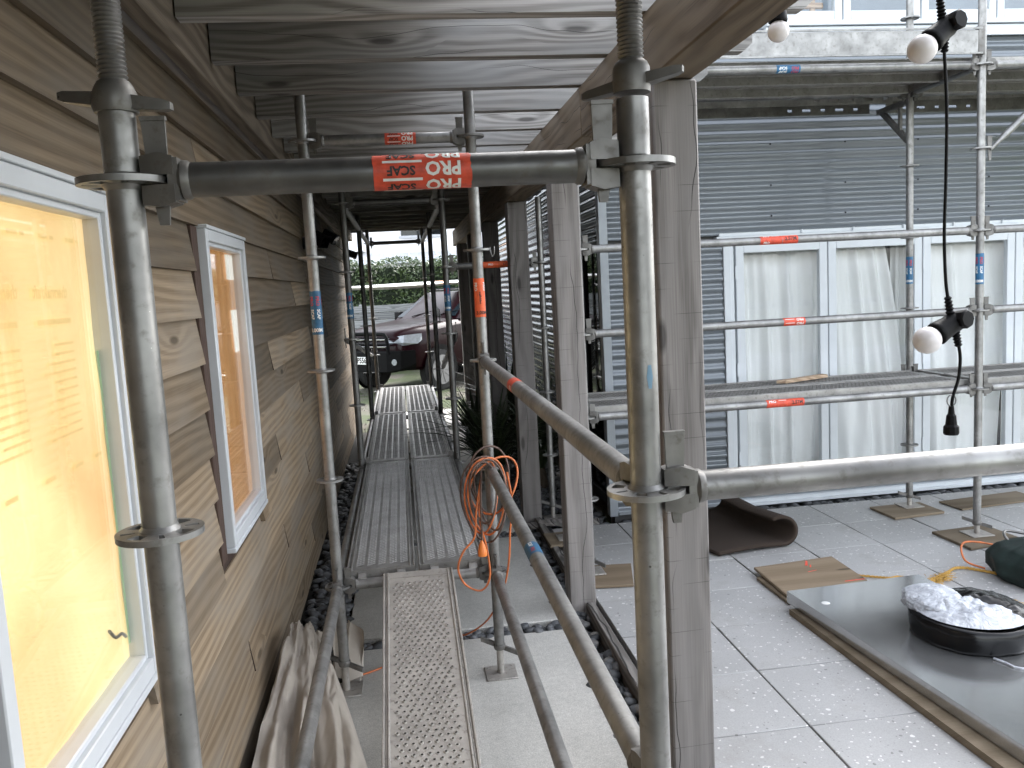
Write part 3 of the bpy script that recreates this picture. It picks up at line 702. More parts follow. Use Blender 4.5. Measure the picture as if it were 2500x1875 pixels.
# door head flashing with stepped lines, sill
m_ = MB(); m_.cbox(2.775, 7.0, FY-0.045, FY+0.03, DZ1+0.022, DZ1+0.05, 0.002); m_.cbox(2.80, 6.98, FY-0.03, FY+0.03, DZ1+0.0505, DZ1+0.075, 0.002); m_.build('head_flashing', 'white_alu', bld)
for i in range(9):
    m_ = MB(); m_.cbox(3.45+i*0.42, 3.462+i*0.42, FY-0.05, FY-0.03, DZ1+0.052, DZ1+0.078, 0.001); m_.build('clip', 'white_alu', bld)
m_ = MB(); m_.cbox(DX0, DX1, FY-0.05, FY+0.06, 0.02, 0.075, 0.003); m_.cbox(DX0+0.02, DX1, FY-0.07, FY-0.051, 0.025, 0.05, 0.002); m_.build('sill', 'white_alu', bld)
m_ = MB(); m_.cbox(DX0, DX0+0.055, FY-0.03, FY+0.06, 0.076, DZ1+0.02, 0.003); m_.cbox(DX0+0.057, DX0+0.085, FY-0.018, FY+0.06, 0.076, DZ1-0.011, 0.003); m_.cbox(DX0+0.087, DX1, FY-0.02, FY+0.06, DZ1-0.01, DZ1+0.02, 0.003); m_.build('door_frame', 'white_alu', bld)
edges = [2.93, 3.682, 4.476, 5.276, 6.07, 6.88]
for i in range(5):
    a, c = edges[i]+0.004, edges[i+1]-0.004; st = 0.066; y0, y1 = FY-0.012, FY+0.035
    z0, z1 = 0.085, DZ1-0.014
    m_ = MB(); m_.cbox(a, a+st, y0, y1, z0, z1, 0.004); m_.cbox(c-st, c, y0, y1, z0, z1, 0.004); m_.cbox(a+st, c-st, y0, y1, z1-0.066, z1, 0.004); m_.cbox(a+st, c-st, y0, y1, z0, z0+0.10, 0.004)
    d = m_.build('glazed_door', 'white_alu', bld)
    m_ = MB(); m_.box(a+st-0.004, c-st+0.004, FY+0.012, FY+0.017, z0+0.096, z1-0.062); m_.build('pane', 'glass', d)
    m_ = MB()
    for zz in (0.35, 1.05, 1.8): m_.cyl((a-0.004, y0-0.005, zz), (a-0.004, y0-0.005, zz+0.10), 0.007, seg=8)
    if i in (0, 2): m_.build('hinge', 'white_alu', d)
# curtains behind the door panes
def curtain(x0, x1, z0, z1, folds, seed, label, pull=0.0, y=FY+0.15):
    rn = random.Random(seed); ph = [rn.uniform(0, 6.28) for _ in range(5)]
    def fn(u, v):
        top = v; a_ = 0.030+0.026*(1-v)
        s_ = u+0.03*math.sin(3*v+ph[4])
        w_ = math.sin(2*math.pi*folds*s_+ph[0]+2.2*mnoise.noise(Vector((s_*2.6+seed*3, v*0.8, 1)))*2)*0.6+math.sin(2*math.pi*folds*1.9*s_+ph[2]+v*1.5+2*mnoise.noise(Vector((s_*3+seed, v, 4))))*0.3
        wr = 0.020*mnoise.noise(Vector((u*4+seed, v*3.1, 0)))*(1-v)
        x = x0+(x1-x0)*u - pull*(1-abs(2*v-1))*0*u
        xr = x0+(x1-x0)*u*(1-pull*v*v) if pull > 0 else x0+(x1-x0)*(1-(1-u)*(1+pull*v*v))
        return (xr, y+a_*w_+wr, z0+(z1-z0)*v)
    m_ = MB(); m_.grid(fn, 110, 26)
    return tag(m_.build('curtain', 'curtain', smooth=80), label, 'curtain', 'cream curtains behind the glazed doors')
curtain(2.96, 3.70, 0.06, 2.01, 4.2, 1, 'cream curtain hanging behind the leftmost glazed door')
curtain(3.70, 4.42, 0.06, 2.03, 3.4, 2, 'cream curtain pulled aslant at its top behind the second glazed door', 0.25)
curtain(4.335, 4.50, 0.06, 2.03, 2.4, 6, 'narrow cream curtain beside the dark slit in the second glazed door', 0.0, FY+0.21)
curtain(4.50, 5.29, 0.06, 2.03, 3.8, 3, 'cream curtain hanging behind the third glazed door')
curtain(5.30, 6.06, 0.06, 2.03, 3.5, 4, 'cream curtain hanging behind the fourth glazed door')
curtain(6.10, 6.86, 0.06, 2.03, 3.6, 5, 'cream curtain hanging behind the rightmost glazed door')
# upper windows
m_ = MB(); m_.cbox(3.05, 7.5, FY-0.05, FY+0.05, 3.56, 3.585, 0.002); m_.cbox(3.2, 7.5, FY-0.035, FY+0.05, 3.587, 3.645, 0.003); m_.cbox(3.2, 7.5, FY-0.055, FY+0.05, 3.65, 3.685, 0.003); m_.build('upper_sill', 'white_alu', bld)
ue = [3.22, 3.817, 4.45, 5.08, 5.71, 6.34, 6.97]
for i in range(6):
    a, c = ue[i]+0.004, ue[i+1]-0.004; st = 0.062; z0, z1 = 3.69, 5.30
    m_ = MB(); m_.cbox(a, a+st, FY-0.02, FY+0.03, z0, z1, 0.004); m_.cbox(c-st, c, FY-0.02, FY+0.03, z0, z1, 0.004); m_.cbox(a+st, c-st, FY-0.02, FY+0.03, z0, z0+0.072, 0.004); m_.cbox(a+st, c-st, FY-0.02, FY+0.03, z1-0.07, z1, 0.004)
    d = m_.build('upper_window', 'white_alu', bld)
    m_ = MB(); m_.box(a+st-0.004, c-st+0.004, FY+0.005, FY+0.010, z0+0.07, z1-0.066); m_.build('pane', 'glass', d)
m_ = MB(); m_.box(3.1, 7.5, FY+0.30, FY+0.33, 3.6, 5.3); m_.build('reflection_sheet', 'reflection_sheet', bld, smooth=0)  # added sheet behind the panes, coloured like the sky reflected in them
cr = MB(); cr.cbox(3.595, 3.635, FY+0.05, FY+0.075, 3.69, 4.02, 0.006); cr.cbox(3.53, 3.70, FY+0.048, FY+0.077, 3.80, 3.845, 0.008)
tag(cr.build('wooden_cross', 'offcut'), 'small brown wooden cross standing inside the upper window', 'ornament')
# side window at the corner (dark joinery)
m_ = MB()
for (a0, a1, c0, c1) in ((5.0, 5.05, 0.1, 2.12), (5.60, 5.655, 0.1, 2.12), (5.05, 5.60, 2.06, 2.12), (5.05, 5.60, 0.1, 0.17)): m_.cbox(SX-0.008, SX+0.05, a0, a1, c0, c1, 0.003)
sw = m_.build('side_window', 'dark_metal', bld); m_ = MB(); m_.box(SX+0.02, SX+0.025, 5.045, 5.605, 0.165, 2.065); m_.build('pane', 'glass_dark', sw)

# ================================================================== FAR END: building, hedge, fence
fb = thing('white_house', (4.0, 31.0, 0.0), 'white rendered house behind the hedge at the far end', 'house')
m_ = MB(); m_.box(-14, 16, 31, 39, -0.2, 9.5); m_.build('wall', 'concrete_far', fb, smooth=0)
m_ = MB(); m_.box(-14, -0.75, 30.2, 30.99, 3.4, 9.5); m_.build('wall_return', 'concrete_far', fb, smooth=0)
m_ = MB(); m_.add([(-6, 27.0, 2.95), (10, 27.0, 2.95), (10, 30.1, 3.28), (-6, 30.1, 3.28), (-6, 27.0, 2.87), (10, 27.0, 2.87), (10, 30.1, 3.20), (-6, 30.1, 3.20)], [(0, 1, 2, 3), (7, 6, 5, 4), (0, 4, 5, 1), (1, 5, 6, 2), (2, 6, 7, 3), (3, 7, 4, 0)]); rf = m_.build('roof', 'far_roof', fb, smooth=0)
m_ = MB()
for i in range(34):
    x = -5.9+i*0.48; m_.obox((x, 28.55, 3.125), (1, 0, 0), (0, 0.9944, 0.1058), (0, -0.1058, 0.9944), 0.02, 1.55, 0.03)
m_.build('roof_ribs', 'white_alu', rf, smooth=0)
m_ = MB(); m_.box(-6, 10, 26.9, 26.995, 2.80, 2.93); m_.build('gutter', 'white_alu', rf, smooth=0)
m_ = MB(); m_.box(0.6, 2.2, 30.93, 30.995, 3.95, 4.45); m_.build('window', 'glass_dark', fb, smooth=0)
m_ = MB(); m_.box(0.5, 2.3, 30.90, 30.94, 4.46, 4.56); m_.box(0.5, 2.3, 30.90, 30.94, 3.85, 3.94); m_.build('window_trim', 'far_roof', fb, smooth=0)
m_ = MB(); m_.box(-5.9, 9.9, 27.2, 30.9, -0.2, 2.85); m_.build('lower_wall', 'concrete_far', fb, smooth=0)

hd = thing('hedge', (1.5, 21.5, 0.0), 'dense green clipped hedge behind the parked car', 'hedge')
m_ = MB(); m_.grid(lambda u, v: (-6+16*u, 20.55+0.25*mnoise.noise(Vector((u*40, v*9, 0))), -0.1+2.55*v), 60, 12); m_.box(-6, 10, 20.9, 22.4, -0.1, 2.5); m_.build('dark_core', 'hedge_core', hd)  # dark core box added inside the hedge for the shade between leaves
rn = random.Random(3); lf = MB()
for i in range(15000):
    x = rn.uniform(-4.5, 6.5); zz = rn.random()**0.75*2.62; topb = 2.62+0.16*mnoise.noise(Vector((x*1.3, 0, 0)))+0.10*mnoise.noise(Vector((x*5, 3, 0)))
    if rn.random() < 0.16: zz = topb+rn.uniform(-.06, .10); y = rn.uniform(20.35, 22.0)
    else:
        zz = zz/2.62*topb; y = 20.42+0.22*mnoise.noise(Vector((x*2.2, zz*2.2, 5)))+rn.uniform(-.12, .12)
    s_ = rn.uniform(.03, .062); d = Vector((rn.gauss(0, .6), -0.55+rn.gauss(0, .55), 0.35+rn.gauss(0, .6))).normalized(); a = d.orthogonal().normalized(); a = Matrix.Rotation(rn.uniform(0, 6.28), 3, d) @ a; b_ = d.cross(a); p = Vector((x, y, zz))
    lf.add([p-a*s_, p+b_*s_*.45, p+a*s_, p-b_*s_*.45], [(0, 1, 2, 3)])
lf.build('foliage', 'hedge', hd, smooth=0, kind='stuff')

fe = thing('board_fence', (-3.0, 19.2, 0.0), 'pale horizontal board fence in front of the hedge', 'fence')
for i in range(9):
    m_ = MB(); m_.cbox(-7.0, 1.6, 19.18, 19.205, 0.02+i*0.172, 0.02+i*0.172+0.163, 0.003); m_.build('board', 'fence', fe)
for i in range(5):
    m_ = MB(); m_.cbox(-6.9+i*2.1, -6.81+i*2.1, 19.21, 19.30, -0.08, 1.60, 0.004); m_.build('post', 'fence', fe)

# ================================================================== SCAFFOLDS
TR = 0.02415
def rosette_mesh():
    m_ = MB(); t = 0.0045
    def sector(a0, a1, r0, r1, n):
        p = [(r1*math.cos(a0+(a1-a0)*i/n), r1*math.sin(a0+(a1-a0)*i/n), -t) for i in range(n+1)]+[(r0*math.cos(a1-(a1-a0)*i/n), r0*math.sin(a1-(a1-a0)*i/n), -t) for i in range(n+1)]
        m_.extrude(p, (0, 0, 2*t))
    for k in range(8):
        sector(k*math.pi/4, (k+1)*math.pi/4, 0.023, 0.034, 3); sector(k*math.pi/4, (k+1)*math.pi/4, 0.0535, 0.061, 5)
        a = k*math.pi/4+math.pi/8; h = R(9); sector(a-h, a+h, 0.034, 0.0535, 2)
        if k % 2 == 0:
            for sg in (-1, 1): a2 = a-math.pi/8+sg*R(9.5); sector(a2-R(4.4), a2+R(4.4), 0.034, 0.0535, 1)
    m_.lathe([(-0.012, 0.0243), (-0.0048, 0.029), (0.0048, 0.029), (0.012, 0.0243)], seg=20)
    me = m_.mesh('rosette', smooth=30); me.materials.append(M['galv']); return me
ROS = rosette_mesh()
def head_meshes():
    h = MB(); w = 0.021
    for sg in (1, -1):
        h.hull([(x, y, sg*z_) for x, yy, zs in ((0.0265, 0.013, (0.0065, 0.033)), (0.052, 0.020, (0.0065, 0.037)), (0.072, 0.0225, (0.0065, 0.031))) for y in (-yy, yy) for z_ in zs])
    h.hull([(x, y, z_) for x in (0.0635, 0.078) for y in (-w, w) for z_ in (-0.029, 0.029)])
    h.lathe([(0.076, 0.0225), (0.081, 0.0275), (0.088, 0.0268), (0.092, 0.0243)], ax=(1, 0, 0), seg=20)
    hm = h.mesh('wedge_head', smooth=30); hm.materials.append(M['cast'])
    v = MB(); v.hull([(x, y, z_) for x0, x1, z_ in ((0.031, 0.063, 0.080), (0.033, 0.062, 0.036), (0.040, 0.058, -0.045), (0.043, 0.056, -0.064)) for x in (x0, x1) for y in (-0.0032, 0.0032)])
    v.hull([(x, y, z_) for x, z_ in ((0.030, 0.078), (0.064, 0.078), (0.064, 0.084), (0.030, 0.084)) for y in (-0.0055, 0.0055)])
    vm = v.mesh('wedge', smooth=25); vm.materials.append(M['cast']); return hm, vm
HEAD, WEDGE = head_meshes()
def tubes(mb, x, y, z0, z1, seg=28): mb.cyl((x, y, z0), (x, y, z1), TR, seg=seg)
def standard(root, x, y, z0, z1, levels, mat_='galv', seg=28, foot=None, rz=0.0):
    m_ = MB(); tubes(m_, x, y, z0, z1, seg); s_ = m_.build('standard', mat_, root)
    for z_ in levels: link('rosette', ROS, s_, (x, y, z_), (0, 0, rz))
    if foot is not None:
        f = MB(); f.cyl((x, y, foot+0.006), (x, y, z0+0.05), 0.017, seg=16)
        f.cbox(x-0.075, x+0.075, y-0.075, y+0.075, foot, foot+0.007, 0.002)
        for sx in (-1, 1):
            for sy in (-1, 1): f.cyl((x+sx*.058, y+sy*.058, foot+0.0065), (x+sx*.058, y+sy*.058, foot+0.009), 0.006, seg=8)
        f.build('base_plate', 'ramp_steel', s_)
        n_ = MB(); zc = z0-0.012; n_.lathe([(-0.014, 0.026), (0.0, 0.030), (0.011, 0.027)], (x, y, zc), seg=18)
        for an in (2.6+rz, 2.6+rz+math.pi):
            d = Vector((math.cos(an), math.sin(an), 0.35 if an < 4 else -0.35)).normalized(); n_.obox(Vector((x, y, zc))+d*0.055, d, (0, 0, 1), d.cross(Vector((0, 0, 1))).normalized(), 0.04, 0.011, 0.007)
        n_.build('jack_nut', 'cast', s_)
    return s_
def ledger(root, p0, p1, name='ledger', mat_='galv', heads=(True, True), seg=24, wedge_low=False):
    p0, p1 = Vector(p0), Vector(p1); d = (p1-p0).normalized(); m_ = MB()
    m_.tube([p0+d*0.086, p1-d*0.086], TR, seg); lg = m_.build(name, mat_, root)
    for P, dd, on in ((p0, d, heads[0]), (p1, -d, heads[1])):
        if on:
            rz = math.atan2(dd.y, dd.x); link('wedge_head', HEAD, lg, P, (0, 0, rz)); link('wedge', WEDGE, lg, P+Vector((0, 0, random.uniform(-.004, .012))), (random.uniform(-.03, .03), 0, rz))
    return lg
def brace(root, p0, p1, mat_='galv', r=0.0213):
    p0, p1 = Vector(p0), Vector(p1); d = (p1-p0).normalized(); m_ = MB()
    m_.tube([p0+d*0.0, p0+d*0.09, p0+d*0.13, p1-d*0.13, p1-d*0.09, p1], [0.012, 0.014, r, r, 0.014, 0.012], 16); b_ = m_.build('brace', mat_, root)
    for P in (p0, p1):
        rz = math.atan2(d.y, d.x) if P is p0 else math.atan2(-d.y, -d.x); link('wedge', WEDGE, b_, P-Vector((d.x, d.y, 0)).normalized()*(0.05 if P is p0 else -0.05), (0, 0, rz))
    return b_
BW, BL = 0.73, 2.57
LV = {0: 2.509, 1: 2.009, 2: 1.509, 3: 1.009, 4: 0.509}
cs = thing('corridor_scaffold', (0.365, 5.0, 0.0), 'galvanised tube scaffold standing along the covered walkway', 'scaffold')
SCAF = {}
for i in range(5):
    for x, nm in ((0.0, 'l'), (BW, 'r')):
        y = BL*i
        if i == 0: SCAF[nm, i] = standard(cs, x, y, 0.15, 2.104, [LV[k] for k in (1, 2, 3, 4)], 'galv', 40, 0.0, 0.3)
        else: SCAF[nm, i] = standard(cs, x, y, 0.15, 2.655 if i == 3 else 2.80, [LV[k] for k in range(5)], 'galv' if i < 2 else 'galv_shaded', 28 if i < 3 else 16, 0.0 if i < 2 else -0.07, 0.2*i)
# top jacks on the nearest pair
for nm, x, zt in (('l', 0.0, 2.104), ('r', BW, 2.112)):
    st = SCAF[nm, 0]; m_ = MB(); n = 520; prof = []
    for i in range(n+1):
        t = i/n; prof.append((0.02+t*0.53, 0.0183+0.0014*math.sin(t*0.53/0.0062*2*math.pi)))
    m_.lathe(prof, (x, 0, zt), seg=24); m_.build('jack_screw', 'cast', st)
    m_ = MB(); m_.cbox(x-0.07, x+0.07, -0.06, 0.06, 2.652, 2.659, 0.002); m_.cbox(x-0.07, x-0.063, -0.06, 0.06, 2.6595, 2.70, 0.002); m_.cbox(x+0.063, x+0.07, -0.06, 0.06, 2.6595, 2.70, 0.002); m_.build('jack_head', 'cast', st)
    m_ = MB(); rz = -0.15 if nm == 'l' else -0.55
    if nm == 'l': m_.lathe([(-0.002, 0.0285), (0.006, 0.031), (0.022, 0.030), (0.034, 0.025), (0.040, 0.021)], (x, 0, zt), seg=28)
    else: m_.lathe([(0.0, 0.0275), (0.014, 0.0285), (0.036, 0.0275), (0.043, 0.024), (0.046, 0.0205)], (x, 0, zt), seg=28)
    for sg in (-1, 1):
        d = Vector((math.cos(rz)*sg, math.sin(rz)*sg, 0)); e = Vector((-d.y, d.x, 0)); c0 = Vector((x, 0, zt+0.014)); th = 0.0095 if nm == 'l' else 0.008
        m_.hull([c0+d*l_+e*w_*s1+Vector((0, 0, (zz-(0.010 if nm == 'l' else -0.010)*(l_/0.075)*sg))) for l_, w_, zz2 in ((0.022, 0.013, th), (0.068, 0.009, th*0.75), (0.077, 0.006, th*0.5)) for s1 in (-1, 1) for zz in (-zz2, zz2)])
    m_.build('jack_nut', 'cast', st)
# ledgers across and along
LG = {}
LG['near'] = ledger(cs, (0, 0, LV[1]), (BW, 0, LV[1]), seg=40, mat_='galv_shaded')
LG['bc0'] = ledger(cs, (0, BL, LV[0]), (BW, BL, LV[0]))
for i in range(1, 5): ledger(cs, (0, BL*i, LV[4]), (BW, BL*i, LV[4]), mat_='galv' if i < 3 else 'galv_shaded')
ledger(cs, (0, 2*BL, LV[0]), (BW, 2*BL, LV[0]), mat_='galv_shaded'); ledger(cs, (0, 4*BL, LV[0]), (BW, 4*BL, LV[0]), mat_='galv_shaded')
for k in (2, 3, 4): LG['r', k] = ledger(cs, (BW, 0, LV[k]), (BW, BL, LV[k]), seg=32)
LG['l', 4] = ledger(cs, (0, 0, LV[4]), (0, BL, LV[4]), seg=32)
for i in range(1, 4):
    for x in (0, BW): ledger(cs, (x, BL*i, LV[4]), (x, BL*(i+1), LV[4]))
for i in (2, 3):
    for x in (0, BW): ledger(cs, (x, BL*i, LV[0]), (x, BL*(i+1), LV[0]), mat_='galv_shaded')
LG['out'] = ledger(cs, (BW, 0, LV[2]), (BW+BL, 0, LV[2]), seg=40)
standard(cs, BW*2, 2*BL, 0.12, 2.50, [LV[k] for k in (1, 2, 3, 4)], 'galv', 24, 0.0, 0.4)
LG['ce'] = ledger(cs, (BW, 2*BL, LV[1]), (2*BW, 2*BL, LV[1]), mat_='galv_shaded')
brace(cs, (-0.05, 2*BL, LV[2]), (-0.05, 4*BL, LV[3]), 'galv'); brace(cs, (BW+0.05, 3*BL, LV[2]+0.05), (BW+0.05, 4*BL-0.3, LV[2]+0.30)); brace(cs, (BW+0.05, 2*BL, LV[2]), (BW+0.05, 3*BL, LV[3]), 'galv_shaded')
pn = MB(); pn.tube([(BW+0.058, BL-0.015, LV[1]+0.01), (BW+0.062, BL-0.018, LV[1]-0.02), (BW+0.068, BL-0.02, LV[1]-0.034), (BW+0.076, BL-0.02, LV[1]-0.02), (BW+0.078, BL-0.015, LV[1]+0.012)], 0.0022, 6); pn.build('pin', 'galv', SCAF['r', 1])
dd_ = MB(); dd_.grid(lambda u, v: (BW+(TR+0.0006)*math.cos(-1.35+0.42*(u-.5)*(1-0.5*abs(2*v-1))), (TR+0.0006)*math.sin(-1.35+0.42*(u-.5)*(1-0.5*abs(2*v-1))), 1.672+v*0.036), 8, 6); dd_.build('paint_daub', 'blue_paint', SCAF['r', 0])
# stickers
def pro_rows(flip):
    it = []; k = -1 if flip else 1
    for c0 in (-0.045, -0.020, 0.005, 0.030):
        it += [('PRO', -0.030*k, c0, 0.0265, 'ink_white', 180 if flip else 0), ('SCAF', 0.030*k, c0+0.0025*k, 0.0175, 'ink_black', 180 if flip else 0), ('-', 0.028*k, c0-0.0098*k, 0.056, 'ink_white', 0)]
    return it
sticker(LG['near'], (0.4125, 0, LV[1]), (1, 0, 0), (0, -0.95, -0.1), 0.140, 200, 'sticker_red', pro_rows(True))
sticker(LG['bc0'], (0.42, BL, LV[0]), (1, 0, 0), (0, -1, -0.3), 0.135, 200, 'sticker_red', pro_rows(True))
def blue_std(st, x, y, zc, size='3.00M', face=(0, -1, 0), turn=0.0):
    r0 = Matrix.Rotation(turn, 3, 'Z') @ Vector(face)
    it = []
    for c0 in (-0.026, 0.002, 0.030): it += [('PRO', -0.052, c0, 0.022, 'ink_red', 0), ('SCAF', 0.006, c0+0.001, 0.019, 'ink_white', 0)]
    it += [(size, 0.077, -0.012, 0.023, 'ink_white', 90), (size, 0.077, 0.062, 0.023, 'ink_white', 90)]
    sticker(st, (x, y, zc), (0, 0, -1), r0, 0.192, 250, 'sticker_blue', it)
blue_std(SCAF['l', 1], 0, BL, 1.767, turn=0.35); blue_std(SCAF['l', 2], 0, 2*BL, 1.76); blue_std(SCAF['r', 2], BW, 2*BL, 1.778, turn=0.2)
it = [('PRO', -0.05, -0.020, 0.02, 'ink_white', 0), ('scaffolding', 0.0, 0.0, 0.013, 'ink_black', 0), ('PRO', -0.05, 0.022, 0.02, 'ink_white', 0), ('3.00M', 0.068, 0.004, 0.021, 'ink_black', 90)]
sticker(SCAF['r', 1], (BW, BL, 1.794), (0, 0, -1), (0.05, -1, 0), 0.175, 260, 'sticker_orange', it)
sticker(LG['r', 2], (BW, 1.47, LV[2]), (0, 1, 0), (-1, 0, 0.5), 0.11, 230, 'sticker_red', [('PRO', -0.02, 0.01, 0.018, 'ink_white', 0)])
sticker(LG['r', 3], (BW, 1.25, LV[3]), (0, -1, 0), (-0.4, 0, 1), 0.11, 200, 'sticker_blue', [('PRO', 0.02, 0.0, 0.018, 'ink_red', 0), ('SCAF', -0.03, 0.0, 0.016, 'ink_white', 0)])
sticker(LG['ce'], (1.13, 2*BL, LV[1]), (1, 0, 0), (0, -1, 0), 0.28, 220, 'sticker_orange', [('PRO', -0.06, 0, 0.02, 'ink_white', 0), ('0.73M', 0.06, 0, 0.02, 'ink_black', 0)])

# courtyard scaffold
fs_ = thing('courtyard_scaffold', (2.7, 4.0, 0.05), 'galvanised tube scaffold with two deck levels against the corrugated building', 'scaffold')
FX0, FX1, FX2, FYa, FYb = 1.425, 4.0, 6.57, 3.64, 4.375
FL = [0.53, 1.03, 1.53, 2.03, 2.53, 3.03, 3.53]
F = {}
for x, i in ((FX0, 0), (FX1, 1), (FX2, 2)):
    for y, j in ((FYa, 0), (FYb, 1)):
        if i == 0 and j == 1: y = FYb
        F[i, j] = standard(fs_, x, y, 0.16, 4.4, FL if not (i == 1 and j == 0) else FL, 'galv', 24, 0.071, 0.2*i+0.4*j)
for a, c in ((0, 1), (1, 2)):
    xa, xc = (FX0, FX1, FX2)[a], (FX0, FX1, FX2)[c]
    for z_ in (1.03, 1.53, 2.03, 3.03): F['led', a, z_] = ledger(fs_, (xa, FYa, z_), (xc, FYa, z_))
    ledger(fs_, (xa, FYb, 1.03), (xc, FYb, 1.03)); ledger(fs_, (xa, FYb, 3.03), (xc, FYb, 3.03), mat_='galv_shaded')
for x in (FX0, FX1, FX2):
    for z_ in (1.03, 3.03): ledger(fs_, (x, FYa, z_), (x, FYb, z_), mat_='galv_shaded')
brace(fs_, (4.06, FYa, 2.52), (5.9, FYa, 4.10))
# bracket under the upper deck at the rear standard
for xb in (FX0, FX1, FX2):
    d_ = Vector((0, 0.33, 0.268)); n_ = d_.normalized()
    m_ = MB(); m_.obox(Vector((xb, 4.40, 2.71))+d_*0.5, n_, (1, 0, 0), n_.cross(Vector((1, 0, 0))), d_.length/2, 0.012, 0.02); m_.obox((xb, 4.575, 2.975), (0, 1, 0), (1, 0, 0), (0, 0, 1), 0.185, 0.02, 0.018); m_.obox((xb, 4.49, 2.865), (0, 0, 1), (1, 0, 0), (0, 1, 0), 0.09, 0.010, 0.012); m_.build('bracket', 'cast', fs_)
def red_led(lg, x0, x1, y, z_, items): sticker(lg, ((x0+x1)/2, y, z_), (1, 0, 0), (0, -1, 0.15), x1-x0, 230, 'sticker_red', items)
red_led(F['led', 0, 2.03], 2.545, 2.685, FYa, 2.03, [('PRO', -0.03, 0.024, 0.02, 'ink_white', 0), ('-', 0.03, 0.026, 0.05, 'ink_white', 0), ('PRO', -0.03, -0.02, 0.02, 'ink_white', 0)])
red_led(F['led', 0, 2.03], 2.688, 2.785, FYa, 2.03, [('2.57M', 0.0, 0.002, 0.03, 'ink_black', 0), ('2.57M', 0.0, 0.05, 0.03, 'ink_black', 0)])
red_led(F['led', 0, 1.53], 2.685, 2.825, FYa, 1.53, [('PRO', 0.035, 0.012, 0.024, 'ink_white', 180), ('PRO', 0.035, -0.014, 0.024, 'ink_white', 180), ('-', -0.03, 0.014, 0.06, 'ink_white', 0), ('-', -0.03, -0.010, 0.06, 'ink_white', 0)])
red_led(F['led', 0, 1.03], 2.567, 2.812, FYa, 1.03, [('PRO', -0.085, 0.012, 0.024, 'ink_white', 0), ('-', -0.02, 0.018, 0.05, 'ink_white', 0), ('2.57M', 0.075, 0.0, 0.028, 'ink_black', 0)])
sticker(F['led', 0, 3.03], (2.74, FYa, 3.03), (1, 0, 0), (0, -1, -0.3), 0.150, 230, 'sticker_blue', [('SCAF', -0.035, 0.008, 0.022, 'ink_white', 180), ('PRO', 0.04, 0.008, 0.024, 'ink_red', 180), ('SCAF', -0.035, -0.014, 0.022, 'ink_white', 180), ('PRO', 0.04, -0.014, 0.024, 'ink_red', 180)])
blue_std(F[1, 0], FX1, FYa, 1.79, turn=-0.4); blue_std(F[1, 1], FX1, FYb, 1.80, turn=-0.4)

